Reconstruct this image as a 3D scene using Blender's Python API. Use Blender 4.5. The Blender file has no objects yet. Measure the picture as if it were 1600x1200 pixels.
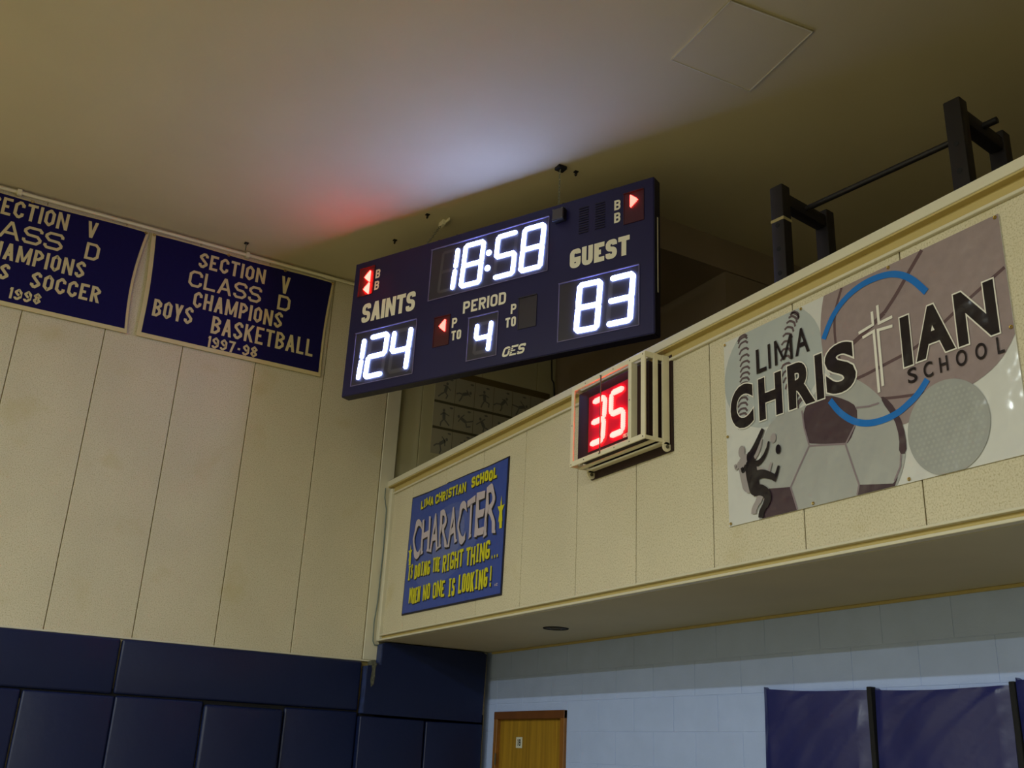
import bpy, bmesh, math, random
from mathutils import Vector, Matrix, noise
from mathutils.geometry import tessellate_polygon

# ---------------------------------------------------------------- units
# All measures below are in units u of 0.8165 m (block joints give the scale);
# Z0 lifts the balcony soffit to 2.54 m above the gym floor.
S, Z0 = 0.8165, 2.54
FL = -Z0 / S            # floor height in u
CEIL = 3.655
def W(p): return Vector((p[0]*S, p[1]*S, p[2]*S + Z0))

sc = bpy.context.scene
random.seed(7)

# ---------------------------------------------------------------- camera
cam_d = bpy.data.cameras.new('camera')
cam_d.sensor_width = 36
cam_d.lens = 1561.957 / 1600 * 36
cam_d.clip_start = 0.05
cam = bpy.data.objects.new('camera', cam_d)
sc.collection.objects.link(cam)
R0 = ((0.49735392, 0.86630866, 0.04635061), (-0.28332129, 0.21269023, -0.93514272), (-0.81998056, 0.45196479, 0.35122601))
X, Y, Zb = Vector(R0[0]).normalized(), -Vector(R0[1]).normalized(), -Vector(R0[2]).normalized()
M = Matrix((X, Y, Zb)).transposed().to_4x4()
M.translation = W((9.213, -3.760, -0.997))
cam.matrix_world = M
sc.camera = cam

# ---------------------------------------------------------------- world, lamps, exposure
world = bpy.data.worlds.new('world'); sc.world = world; world.use_nodes = True
world.node_tree.nodes['Background'].inputs[0].default_value = (0.75, 0.8, 0.7, 1)
world.node_tree.nodes['Background'].inputs[1].default_value = 0.02
def gym_lamp(name, x, y, power, size=0.26, col=(0.90, 1.0, 0.98)):
    d = bpy.data.lights.new(name, 'AREA'); d.shape = 'DISK'; d.size = size; d.energy = power; d.color = col
    o = bpy.data.objects.new(name, d); sc.collection.objects.link(o)
    o.location = W((x, y, CEIL - 0.10)); return o
for i, x in enumerate((3.4, 8.6, 13.8, 18.6)):
    gym_lamp('gym_lamp', x, -9.6, 208)
for i, x in enumerate((5.0, 10.6, 16.0)):
    gym_lamp('gym_lamp', x, -15.6, 375)
sc.view_settings.view_transform = 'Standard'
sc.view_settings.look = 'None'
sc.view_settings.gamma = 1
sc.view_settings.use_curve_mapping = False
sc.view_settings.exposure = 0.0
sc.cycles.use_denoising = True
sc.cycles.max_bounces = 8
sc.cycles.sample_clamp_indirect = 6

# ---------------------------------------------------------------- materials
def lin(c):
    def f(v):
        v /= 255.0
        return v/12.92 if v <= 0.04045 else ((v+0.055)/1.055)**2.4
    return (f(c[0]), f(c[1]), f(c[2]), 1)
MATS = {}
def mat(name, rgb, rough=0.6, metal=0.0, noise_amt=0.0, noise_scale=8.0, bump=0.0, bump_scale=60.0, spec=0.4,
        speck=None, speck_scale=90.0, speck_pos=(0.55, 0.7), stretch=(1, 1, 1), emit=None, emit_s=0.0, coat=0.0, detail=4.0, stain=None):
    if name in MATS: return MATS[name]
    m = bpy.data.materials.new(name); m.use_nodes = True
    nt = m.node_tree; N = nt.nodes; L = nt.links
    b = N['Principled BSDF']
    b.inputs['Roughness'].default_value = rough
    b.inputs['Metallic'].default_value = metal
    b.inputs['Specular IOR Level'].default_value = spec
    b.inputs['Coat Weight'].default_value = coat
    base = lin(rgb)
    b.inputs['Base Color'].default_value = base
    tc = N.new('ShaderNodeTexCoord'); mp = N.new('ShaderNodeMapping')
    geo = N.new('ShaderNodeNewGeometry')
    mp.inputs['Scale'].default_value = stretch
    L.new(geo.outputs['Position'], mp.inputs['Vector'])
    col = None
    if noise_amt > 0:
        n = N.new('ShaderNodeTexNoise'); n.inputs['Scale'].default_value = noise_scale; n.inputs['Detail'].default_value = detail
        L.new(mp.outputs[0], n.inputs['Vector'])
        mx = N.new('ShaderNodeMixRGB'); mx.blend_type = 'MIX'
        lo = tuple(c*(1-noise_amt) for c in base[:3]) + (1,)
        hi = tuple(min(1, c*(1+noise_amt)) for c in base[:3]) + (1,)
        mx.inputs[1].default_value = lo; mx.inputs[2].default_value = hi
        r = N.new('ShaderNodeValToRGB'); r.color_ramp.elements[0].position = 0.32; r.color_ramp.elements[1].position = 0.68
        L.new(n.outputs['Fac'], r.inputs[0]); L.new(r.outputs[0], mx.inputs[0]); col = mx.outputs[0]
    if speck:
        n2 = N.new('ShaderNodeTexNoise'); n2.inputs['Scale'].default_value = speck_scale; n2.inputs['Detail'].default_value = 3
        n2.inputs['Roughness'].default_value = 0.7
        L.new(mp.outputs[0], n2.inputs['Vector'])
        r2 = N.new('ShaderNodeValToRGB'); r2.color_ramp.elements[0].position = speck_pos[0]; r2.color_ramp.elements[1].position = speck_pos[1]
        L.new(n2.outputs['Fac'], r2.inputs[0])
        mx2 = N.new('ShaderNodeMixRGB'); mx2.inputs[1].default_value = base; mx2.inputs[2].default_value = lin(speck)
        if col: L.new(col, mx2.inputs[1])
        L.new(r2.outputs[0], mx2.inputs[0]); col = mx2.outputs[0]
    if stain:
        n3 = N.new('ShaderNodeTexNoise'); n3.inputs['Scale'].default_value = stain[1]; n3.inputs['Detail'].default_value = 5
        L.new(geo.outputs['Position'], n3.inputs['Vector'])
        r3 = N.new('ShaderNodeValToRGB'); r3.color_ramp.elements[0].position = stain[2]; r3.color_ramp.elements[1].position = stain[3]
        L.new(n3.outputs['Fac'], r3.inputs[0])
        mx3 = N.new('ShaderNodeMixRGB'); mx3.inputs[1].default_value = base; mx3.inputs[2].default_value = lin(stain[0])
        if col: L.new(col, mx3.inputs[1])
        L.new(r3.outputs[0], mx3.inputs[0]); col = mx3.outputs[0]
    if col: L.new(col, b.inputs['Base Color'])
    if bump > 0:
        n = N.new('ShaderNodeTexNoise'); n.inputs['Scale'].default_value = bump_scale; n.inputs['Detail'].default_value = 3
        L.new(mp.outputs[0], n.inputs['Vector'])
        bp = N.new('ShaderNodeBump'); bp.inputs['Strength'].default_value = 1.0; bp.inputs['Distance'].default_value = bump
        L.new(n.outputs['Fac'], bp.inputs['Height']); L.new(bp.outputs[0], b.inputs['Normal'])
    if emit:
        b.inputs['Emission Color'].default_value = tuple(emit) + (1,)
        b.inputs['Emission Strength'].default_value = emit_s
    MATS[name] = m
    return m

m_panel = mat('speckled_cream_panel', (207, 198, 173), 0.85, noise_amt=0.04, noise_scale=2.5, speck=(160, 148, 112), speck_scale=150, speck_pos=(0.48, 0.74), stretch=(1, 1, 0.8), bump=0.0007, bump_scale=140, spec=0.2, stain=((188, 174, 130), 3.0, 0.60, 0.9))
m_joint = mat('olive_joint', (158, 142, 92), 0.9)
m_ceiling = mat('cream_ceiling_paint', (196, 185, 153), 0.9, noise_amt=0.03, noise_scale=1.5, bump=0.0006, bump_scale=40, spec=0.15)
m_trim = mat('cream_trim_paint', (206, 200, 178), 0.5, noise_amt=0.03, noise_scale=5)
m_trim_y = mat('yellowed_trim_paint', (172, 156, 100), 0.6)
m_soffit = mat('soffit_paint', (190, 182, 156), 0.85, noise_amt=0.03, noise_scale=3)
m_rail_shade = mat('rail_tan_shade', (184, 164, 104), 0.6)  # aged tan that also carries the shade under cap and bead
m_block = mat('pale_blue_block_paint', (166, 184, 228), 0.55, noise_amt=0.03, noise_scale=6, bump=0.0012, bump_scale=120, spec=0.3)
m_mortar = mat('block_joint_paint', (172, 190, 230), 0.7)
m_pad = mat('navy_pad_vinyl', (15, 26, 64), 0.42, noise_amt=0.05, noise_scale=3, bump=0.0015, bump_scale=18, spec=0.35)
m_pad_edge = mat('worn_lit_pad_edge', (46, 58, 100), 0.5, noise_amt=0.25, noise_scale=20, spec=0.35)  # paler than the pad: light on its front side is in the colour
m_mat = mat('royal_blue_hanging_mat', (32, 36, 94), 0.33, noise_amt=0.05, noise_scale=4, bump=0.002, bump_scale=14, spec=0.5)
m_dark = mat('dark_gap', (14, 14, 18), 0.8)
m_foam = mat('exposed_grey_foam', (88, 88, 76), 0.95, noise_amt=0.4, noise_scale=60)
m_door = mat('golden_oak_veneer', (152, 116, 30), 0.45, noise_amt=0.16, noise_scale=9, stretch=(3.0, 3.0, 0.12), speck=(128, 92, 22), speck_scale=14, speck_pos=(0.5, 0.75), detail=2)
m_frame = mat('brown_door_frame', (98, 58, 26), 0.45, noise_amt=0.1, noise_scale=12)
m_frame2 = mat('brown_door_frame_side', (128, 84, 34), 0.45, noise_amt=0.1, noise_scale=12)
m_floor = mat('maple_gym_floor', (148, 133, 92), 0.35, noise_amt=0.08, noise_scale=6, stretch=(6, 0.6, 1))
m_balc = mat('balcony_wall_paint', (192, 186, 150), 0.8, noise_amt=0.04, noise_scale=3)
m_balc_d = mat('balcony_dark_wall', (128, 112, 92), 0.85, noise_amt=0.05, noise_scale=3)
m_bnavy = mat('navy_felt', (26, 22, 74), 0.9, noise_amt=0.05, noise_scale=40, spec=0.1)
m_bcream = mat('cream_felt', (206, 192, 148), 0.95, spec=0.1)
m_board = mat('scoreboard_navy', (28, 25, 74), 0.42, noise_amt=0.04, noise_scale=3, spec=0.4)
m_board_side = mat('scoreboard_dark_edge', (22, 18, 40), 0.5)
m_win = mat('smoked_window', (52, 48, 58), 0.35, spec=0.5)
m_rim_lit = mat('lit_window_rim', (120, 112, 150), 0.35, spec=0.5)  # light bluish purple, the glow of the digits painted onto the rim
m_unlit = mat('unlit_segment', (80, 76, 82), 0.5)
m_bletter = mat('vinyl_letter_cream', (244, 240, 222), 0.6)
m_white = mat('white_led_segment', (240, 240, 255), 0.4, emit=(0.30, 0.41, 1.0), emit_s=32.0)
m_redw = mat('red_led_dot', (255, 120, 120), 0.4, emit=(1.0, 0.008, 0.006), emit_s=90.0)
m_redw2 = mat('red_led_dot_dim', (255, 120, 120), 0.4, emit=(1.0, 0.06, 0.045), emit_s=9.0)
m_win_redglow = mat('window_red_glow_tint', (70, 22, 32), 0.35, spec=0.5)  # red glow of the lit arrows mixed into the window colour
m_shot_led = mat('shot_clock_led', (255, 130, 120), 0.4, emit=(1.0, 0.042, 0.036), emit_s=16.0)
m_shot_face = mat('red_acrylic_face', (190, 4, 48), 0.3, spec=0.4)
m_shot_face_edge = mat('dark_maroon_face', (40, 8, 12), 0.35)
m_shot_box = mat('dark_maroon_housing', (40, 20, 18), 0.6)
m_cage = mat('white_enamel_cage', (222, 214, 186), 0.5, noise_amt=0.03, noise_scale=12)
m_screw = mat('screw_head', (92, 88, 76), 0.4, metal=0.6)
m_steel = mat('galvanised_steel', (120, 122, 110), 0.4, metal=0.7)
m_black = mat('black_powder_coat', (24, 20, 22), 0.5, noise_amt=0.1, noise_scale=30)
m_tape = mat('masking_tape', (150, 138, 96), 0.7)
m_wire = mat('grey_blue_cable', (106, 118, 116), 0.5)
m_cord = mat('dark_cord', (34, 26, 22), 0.6)
m_brass = mat('brass_grommet', (180, 150, 60), 0.35, metal=0.8)
VB = dict(bump=0.03, bump_scale=3.6, spec=0.55)
def vin(name, rgb, rough=0.17, **k):
    a = dict(VB); a.update(k); return mat(name, rgb, rough, **a)
v_white = vin('vinyl_white', (206, 206, 204))
v_base = vin('vinyl_pale_grey', (172, 178, 180), noise_amt=0.02, noise_scale=6)
v_bball = vin('vinyl_mauve_grey', (146, 130, 132), noise_amt=0.05, noise_scale=26)
v_bline = vin('vinyl_mauve_line', (94, 74, 80))
v_socc = vin('vinyl_light_grey', (164, 165, 164), noise_amt=0.03, noise_scale=4)
v_soccd = vin('vinyl_plum_dark', (72, 56, 66), noise_amt=0.05, noise_scale=12)
v_seam = vin('vinyl_plum_seam', (136, 122, 130))
v_golf = vin('vinyl_golf_grey', (156, 158, 157), noise_amt=0.03, noise_scale=24)
v_golf2 = vin('vinyl_golf_dimple', (163, 165, 163))
v_stitch = vin('vinyl_stitch', (92, 78, 84))
v_black = vin('vinyl_black', (26, 20, 30))
v_outline = vin('vinyl_outline', (226, 222, 214))
v_blue = vin('vinyl_blue', (22, 110, 196))
v_shadow = vin('vinyl_grey_shadow', (156, 148, 150))
v_sblue = mat('sign_blue', (46, 72, 160), 0.35, noise_amt=0.04, noise_scale=2, bump=0.01, bump_scale=3)
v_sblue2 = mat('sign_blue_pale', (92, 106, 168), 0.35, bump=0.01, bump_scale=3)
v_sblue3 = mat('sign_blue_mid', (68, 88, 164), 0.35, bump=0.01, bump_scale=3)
v_sedge = mat('sign_dark_edge', (24, 24, 44), 0.5)
v_syel = mat('sign_yellow', (206, 200, 30), 0.4)
v_slil = mat('sign_lilac', (190, 178, 188), 0.4)
v_sblk = mat('sign_shadow_black', (22, 22, 34), 0.4)
p_paper = mat('poster_paper', (168, 163, 142), 0.6)
p_line = mat('poster_line', (84, 80, 60), 0.6)
p_fig = mat('poster_figure', (112, 112, 108), 0.6)
p_head = mat('poster_header', (104, 90, 54), 0.6)
m_placard = mat('white_placard', (196, 198, 186), 0.5)

# ---------------------------------------------------------------- mesh helpers
def fr_world(a, b, c): return (a, b, c)
def fr_left(x0=0.0): return lambda a, b, h=0.0: (x0 + h, a, b)          # a = y, b = z, h out of the wall
def fr_front(y0=0.0): return lambda a, b, h=0.0: (a, y0 - h, b)         # a = x, b = z
YAW = math.radians(26.49)
BP0 = Vector((1.056, -1.007, 3.307))
BX, BY = Vector((math.cos(YAW), math.sin(YAW), 0)), Vector((-math.sin(YAW), math.cos(YAW), 0))
def fr_board(a, b, h=0.0):                                             # b measured downwards from the top edge
    p = BP0 + BX*a - BY*h; return (p.x, p.y, p.z - b)

class MB:
    def __init__(s): s.v = []; s.f = []
    def add(s, vs, fs):
        n = len(s.v); s.v += [tuple(v) for v in vs]; s.f += [tuple(i+n for i in f) for f in fs]; return s
    def box(s, fr, a0, a1, b0, b1, h0, h1):
        vs = [fr(a, b, h) for h in (h0, h1) for b in (b0, b1) for a in (a0, a1)]
        return s.add(vs, [(0,1,3,2), (4,6,7,5), (0,4,5,1), (2,3,7,6), (0,2,6,4), (1,5,7,3)])
    def rbox(s, fr, a0, a1, b0, b1, h0, h1, r=0.02, seg=3, warp=None):
        bm = bmesh.new()
        vs = [bm.verts.new((a, b, h)) for h in (h0, h1) for b in (b0, b1) for a in (a0, a1)]
        for f in [(0,1,3,2), (4,6,7,5), (0,4,5,1), (2,3,7,6), (0,2,6,4), (1,5,7,3)]: bm.faces.new([vs[i] for i in f])
        r = min(r, abs(a1-a0)*0.45, abs(b1-b0)*0.45, abs(h1-h0)*0.45)
        bmesh.ops.bevel(bm, geom=bm.edges[:], offset=r, segments=seg, profile=0.5, affect='EDGES')
        bm.verts.index_update()
        out = [fr(*(warp(*v.co) if warp else v.co)) for v in bm.verts]
        s.add(out, [[v.index for v in f.verts] for f in bm.faces]); bm.free(); return s
    def poly(s, fr, pts, h=0.0):
        if len(pts) < 3: return s
        n = len(s.v)
        tris = tessellate_polygon([[Vector((p[0], p[1], 0)) for p in pts]])
        s.v += [tuple(fr(p[0], p[1], h)) for p in pts]
        s.f += [tuple(i+n for i in t) for t in tris]; return s
    def prism(s, fr, pts, h0, h1):
        k = len(pts); n = len(s.v)
        tris = tessellate_polygon([[Vector((p[0], p[1], 0)) for p in pts]])
        s.v += [tuple(fr(p[0], p[1], h0)) for p in pts] + [tuple(fr(p[0], p[1], h1)) for p in pts]
        s.f += [tuple(i+n for i in t) for t in tris] + [tuple(i+n+k for i in reversed(t)) for t in tris]
        s.f += [(n+i, n+(i+1) % k, n+k+(i+1) % k, n+k+i) for i in range(k)]; return s
    def tube(s, pts, r, seg=8):                                        # pts in u, any directions
        pts = [Vector(p) for p in pts]; n = len(s.v); k = len(pts)
        t0 = (pts[1]-pts[0]).normalized()
        up = Vector((0, 0, 1)) if abs(t0.z) < 0.9 else Vector((1, 0, 0))
        for i, p in enumerate(pts):
            t = (pts[min(i+1, k-1)] - pts[max(i-1, 0)]).normalized()
            a = up.cross(t).normalized(); b = t.cross(a)
            for j in range(seg):
                q = 2*math.pi*j/seg; s.v.append(tuple(p + a*math.cos(q)*r + b*math.sin(q)*r))
        for i in range(k-1):
            for j in range(seg):
                s.f.append((n+i*seg+j, n+i*seg+(j+1) % seg, n+(i+1)*seg+(j+1) % seg, n+(i+1)*seg+j))
        s.f.append(tuple(n+j for j in range(seg))[::-1]); s.f.append(tuple(n+(k-1)*seg+j for j in range(seg))); return s
    def ring(s, c, r, t, ax=(1, 0, 0), ay=(0, 0, 1), seg=14, ts=6, stretch=1.0):   # torus, for chain links and rims
        c = Vector(c); ax = Vector(ax).normalized(); ay = Vector(ay).normalized(); az = ax.cross(ay); n = len(s.v)
        for i in range(seg):
            q = 2*math.pi*i/seg; d = ax*math.cos(q) + ay*math.sin(q); cc = c + ax*math.cos(q)*r + ay*math.sin(q)*r*stretch
            for j in range(ts):
                w = 2*math.pi*j/ts; s.v.append(tuple(cc + d*math.cos(w)*t + az*math.sin(w)*t))
        for i in range(seg):
            for j in range(ts):
                s.f.append((n+i*ts+j, n+i*ts+(j+1) % ts, n+((i+1) % seg)*ts+(j+1) % ts, n+((i+1) % seg)*ts+j))
        return s
    def build(s, name, m, parent=None, smooth=False, kind=None, label=None, cat=None, group=None, loc=None):
        vs = [W(v) for v in s.v]
        if loc is not None: o3 = W(loc)
        else:
            lo = Vector([min(v[i] for v in vs) for i in range(3)]); hi = Vector([max(v[i] for v in vs) for i in range(3)])
            o3 = (lo+hi)/2
            if parent is None and kind != 'structure': o3.z = lo.z
        me = bpy.data.meshes.new(name); me.from_pydata([tuple(v-o3) for v in vs], [], s.f); me.materials.append(m)
        bm = bmesh.new(); bm.from_mesh(me); bmesh.ops.recalc_face_normals(bm, faces=bm.faces[:]); bm.to_mesh(me); bm.free()
        if smooth:
            for p in me.polygons: p.use_smooth = True
            try: me.set_sharp_from_angle(angle=math.radians(40))
            except Exception: pass
        o = bpy.data.objects.new(name, me); sc.collection.objects.link(o)
        if parent is not None:
            o.parent = parent; o.location = o3 - wloc(parent)
        else: o.location = o3
        WL[o.name] = o3.copy()
        tag(o, label, cat, group, kind); return o
WL = {}
def wloc(o): return WL[o.name]
def tag(o, label=None, cat=None, group=None, kind=None):
    if label: o['label'] = label
    if cat: o['category'] = cat
    if group: o['group'] = group
    if kind: o['kind'] = kind
    return o
def thing(name, loc, label, cat, group=None):
    o = bpy.data.objects.new(name, None); sc.collection.objects.link(o); o.empty_display_size = 0.1
    o.location = W(loc); WL[o.name] = W(loc); return tag(o, label, cat, group)
def bx(fr, *a): return MB().box(fr, *a)

def ellipse(cx, cy, rx, ry, n=28, a0=0, a1=360):
    full = abs(a1-a0) >= 360
    return [(cx + rx*math.cos(math.radians(a0+(a1-a0)*i/(n if full else n-1))), cy + ry*math.sin(math.radians(a0+(a1-a0)*i/(n if full else n-1)))) for i in range(n)]
def clip(pts, x0, x1, y0, y1):
    def cut(pts, f, inter):
        out = []
        for i in range(len(pts)):
            p, q = pts[i-1], pts[i]
            if f(q):
                if not f(p): out.append(inter(p, q))
                out.append(q)
            elif f(p): out.append(inter(p, q))
        return out
    def ix(c): return lambda p, q: (c, p[1]+(q[1]-p[1])*(c-p[0])/(q[0]-p[0]))
    def iy(c): return lambda p, q: (p[0]+(q[0]-p[0])*(c-p[1])/(q[1]-p[1]), c)
    pts = cut(pts, lambda p: p[0] >= x0, ix(x0))
    if pts: pts = cut(pts, lambda p: p[0] <= x1, ix(x1))
    if pts: pts = cut(pts, lambda p: p[1] >= y0, iy(y0))
    if pts: pts = cut(pts, lambda p: p[1] <= y1, iy(y1))
    return pts
def smooth_poly(pts, it=2):
    for _ in range(it):
        out = []
        for i in range(len(pts)):
            p, q = pts[i], pts[(i+1) % len(pts)]
            out += [(p[0]*.75+q[0]*.25, p[1]*.75+q[1]*.25), (p[0]*.25+q[0]*.75, p[1]*.25+q[1]*.75)]
        pts = out
    return pts
def smooth_line(pts, it=2):
    for _ in range(it):
        out = [pts[0]]
        for i in range(len(pts)-1):
            p, q = pts[i], pts[i+1]
            out += [(p[0]*.75+q[0]*.25, p[1]*.75+q[1]*.25), (p[0]*.25+q[0]*.75, p[1]*.25+q[1]*.75)]
        pts = out + [pts[-1]]
    return pts
def stroke(mb, fr, pts, t, h=0.0, closed=False, cap=0.0, t2=None):
    """flat ribbon of width t along pts, mitred; t2 = end width for a tapering ribbon"""
    P = [Vector(p) for p in pts]; n = len(P)
    if not closed and cap:
        P[0] = P[0] + (P[0]-P[1]).normalized()*cap; P[-1] = P[-1] + (P[-1]-P[-2]).normalized()*cap
    L = []; Rr = []
    for i in range(n):
        if closed: a, b = P[i-1], P[(i+1) % n]
        else: a, b = (P[i-1] if i else None), (P[i+1] if i < n-1 else None)
        d1 = (P[i]-a).normalized() if a is not None else (b-P[i]).normalized()
        d2 = (b-P[i]).normalized() if b is not None else d1
        n1 = Vector((-d1.y, d1.x)); n2 = Vector((-d2.y, d2.x)); m = (n1+n2)
        if m.length < 1e-6: m = n1
        m.normalize(); c = max(0.45, m.dot(n1))
        w = (t if t2 is None else t+(t2-t)*i/(n-1))/2/c
        L.append(P[i]+m*w); Rr.append(P[i]-m*w)
    base = len(mb.v)
    mb.v += [tuple(fr(p.x, p.y, h)) for p in L] + [tuple(fr(p.x, p.y, h)) for p in Rr]
    for i in range(n if closed else n-1):
        j = (i+1) % n; mb.f.append((base+i, base+j, base+n+j, base+n+i))

# ---- block stroke font: P = rounded path, L = sharp path, O = closed rounded loop, D = diagonal bar
G = {
 'S': (1, [('P', [(1,.76),(1,1),(0,1),(0,.52),(1,.48),(1,0),(0,0),(0,.24)])]),
 'C': (1, [('P', [(1,.70),(1,1),(0,1),(0,0),(1,0),(1,.30)])]),
 'G': (1, [('P', [(1,.80),(1,1),(0,1),(0,0),(1,0),(1,.40)]), ('L', [(1,.42),(.62,.42)])]),
 'E': (.92, [('L', [(1,1),(0,1),(0,0),(1,0)]), ('B', [(0,.5),(.82,.5)])]),
 'T': (1, [('L', [(0,1),(1,1)]), ('V', [(.5,1),(.5,0)])]),
 'I': (0, [('V', [(.5,0),(.5,1)])]),
 'J': (1, [('P', [(1,1),(1,0),(0,0),(0,.3)])]),
 'O': (1, [('O', [(0,0),(1,0),(1,1),(0,1)])]),
 '0': (1, [('O', [(0,0),(1,0),(1,1),(0,1)])]),
 'U': (1, [('P', [(0,1),(0,0),(1,0),(1,1)])]),
 'D': (1, [('P', [(0,0),(1,0),(1,1),(0,1)]), ('V', [(0,0),(0,1)])]),
 'B': (1, [('P', [(0,1),(1,1),(1,.52),(0,.52)]), ('P', [(0,.52),(1,.52),(1,0),(0,0)]), ('V', [(0,0),(0,1)])]),
 'P': (1, [('P', [(0,1),(1,1),(1,.45),(0,.45)]), ('V', [(0,0),(0,1)])]),
 'R': (1, [('P', [(0,1),(1,1),(1,.5),(0,.5)]), ('V', [(0,0),(0,1)]), ('D', (.42,.5,1,0))]),
 'A': (1.08, [('D', (0,0,.5,1)), ('D', (1,0,.5,1)), ('B', [(.22,.3),(.78,.3)])]),
 'V': (1.0, [('D', (.5,0,0,1)), ('D', (.5,0,1,1))]),
 'N': (1.12, [('V', [(0,0),(0,1)]), ('V', [(1,0),(1,1)]), ('D', (1,0,0,1))]),
 'M': (1.45, [('V', [(0,0),(0,1)]), ('V', [(1,0),(1,1)]), ('D', (.5,.1,0,1)), ('D', (.5,.1,1,1))]),
 'W': (1.45, [('V', [(0,0),(0,1)]), ('V', [(1,0),(1,1)]), ('D', (0,0,.5,.9)), ('D', (1,0,.5,.9))]),
 'L': (.88, [('L', [(0,1),(0,0),(1,0)])]),
 'H': (1.05, [('V', [(0,0),(0,1)]), ('V', [(1,0),(1,1)]), ('B', [(0,.5),(1,.5)])]),
 'K': (1.05, [('V', [(0,0),(0,1)]), ('D', (.05,.4,1,1)), ('D', (1,0,.3,.58))]),
 'X': (1.05, [('D', (0,0,1,1)), ('D', (1,0,0,1))]),
 'Y': (1.05, [('V', [(.5,0),(.5,.45)]), ('D', (.5,.38,0,1)), ('D', (.5,.38,1,1))]),
 '1': (.45, [('V', [(1,0),(1,1)]), ('D', (0,.78,1,1))]),
 '7': (1, [('L', [(0,1),(1,1)]), ('D', (.35,0,1,1))]),
 '8': (1, [('O', [(0,.52),(1,.52),(1,1),(0,1)]), ('O', [(0,0),(1,0),(1,.52),(0,.52)])]),
 '9': (1, [('P', [(0,.2),(0,0),(1,0),(1,1),(0,1),(0,.45),(1,.45)])]),
 '4': (1, [('V', [(.75,0),(.75,1)]), ('L', [(1,.3),(0,.3)]), ('D', (0,.3,.75,1))]),
 '-': (.7, [('B', [(0,.42),(1,.42)])]),
 '!': (0, [('V', [(.5,.32),(.5,1)]), ('V', [(.5,0),(.5,.06)])]),
 '.': (0, [('V', [(.5,0),(.5,.05)])]),
}
def round_path(pts, r, seg, closed):
    P = [Vector(p) for p in pts]; out = []; n = len(P)
    for i in range(n):
        if not closed and i in (0, n-1): out.append(P[i]); continue
        a, b = P[i-1], P[(i+1) % n]; d1 = (a-P[i]); d2 = (b-P[i])
        rr = min(r, d1.length*.499, d2.length*.499)
        s0 = P[i]+d1.normalized()*rr; s1 = P[i]+d2.normalized()*rr
        for k in range(seg+1):
            u = k/seg; out.append(s0*(1-u)**2 + P[i]*2*u*(1-u) + s1*u*u)
    return out
def glyph(mb, fr, ch, x0, x1, z0, z1, t, rad, seg, h=0.0, serif=False, slant=0.0, warp=None):
    sx = 1 if x1 > x0 else -1
    if ch == ' ' or ch not in G: return
    def mp(p): return (x0 + t/2 + p[0]*(x1-x0-t), z0 + t/2*(1 if z1 > z0 else -1) + p[1]*(z1-z0-(t if z1 > z0 else -t)))
    def f2(a, b, h_=0.0):
        a2 = a + slant*(b-z0)
        if warp: a2, b = warp(a2, b)
        return fr(a2, b, h_)
    zs = 1 if z1 > z0 else -1
    for ei, (kind, dat) in enumerate(G[ch][1]):
        h += 0.00012
        if kind == 'D':
            ax, az, bx_, bz = dat; tw = t*(1.05 if ch in 'AVYKR147' else 0.85)
            xa = x0+t/2+ax*(x1-x0-t); xb = x0+t/2+bx_*(x1-x0-t)
            za = z0+az*(z1-z0); zb = z0+bz*(z1-z0)
            mb.poly(f2, [(xa-tw/2, za), (xa+tw/2, za), (xb+tw/2, zb), (xb-tw/2, zb)], h); continue
        pts = [mp(p) for p in dat]
        if ch in 'I!.' or (ch == 'T' and kind == 'V'): pts = [((x0+x1)/2 if p[0] == .5 else q[0], q[1]) for p, q in zip(dat, pts)]
        if kind in 'PO': pts = [tuple(p) for p in round_path(pts, rad, seg, kind == 'O')]
        stroke(mb, f2, pts, t, h, closed=(kind == 'O'), cap=(t/2 if kind in 'LV' or (kind == 'P' and ch not in 'SCG9J') else 0) if kind != 'O' else 0)
    if serif and ch == 'I':
        w = t*0.85
        h += 0.0002
        for zz in (z0+t*.3*zs, z1-t*.3*zs): stroke(mb, f2, [((x0+x1)/2-w, zz), ((x0+x1)/2+w, zz)], t*.6, h)
def text(mb, fr, s, x0, x1, z0, z1, t, rad=None, seg=3, h=0.0, gap=None, serif=False, slant=0.0, jig=0.0, warp=None, space=0.55, rnd=None):
    rad = t if rad is None else rad; gap = t*.42 if gap is None else gap
    def wd(c): return space if c == ' ' else G[c][0]
    fixed = sum((t if (G.get(c, (1,))[0] == 0 and c != ' ') else 0)*(2.2 if serif and c == 'I' else 1) for c in s) + gap*(len(s)-1)
    unit = (x1-x0-fixed)/max(1e-6, sum(wd(c) for c in s))
    if unit > 100: unit = 0; gap = ((x1-x0)-t*len(s))/max(1, len(s)-1)
    x = x0
    for c in s:
        w = t*(2.2 if serif and c == 'I' else 1) if (c != ' ' and G[c][0] == 0) else unit*wd(c)
        dz = (rnd.uniform(-jig, jig) if rnd else 0)
        xx0, xx1 = (x, x+w)
        if c == '.': glyph(mb, fr, c, x, x+w, z0, z1, t, rad, seg, h, slant=slant, warp=warp)
        else: glyph(mb, fr, c, xx0, xx1, z0+dz, z1+dz, t, min(rad, w*.5), seg, h, serif, slant, warp)
        x += w+gap

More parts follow.
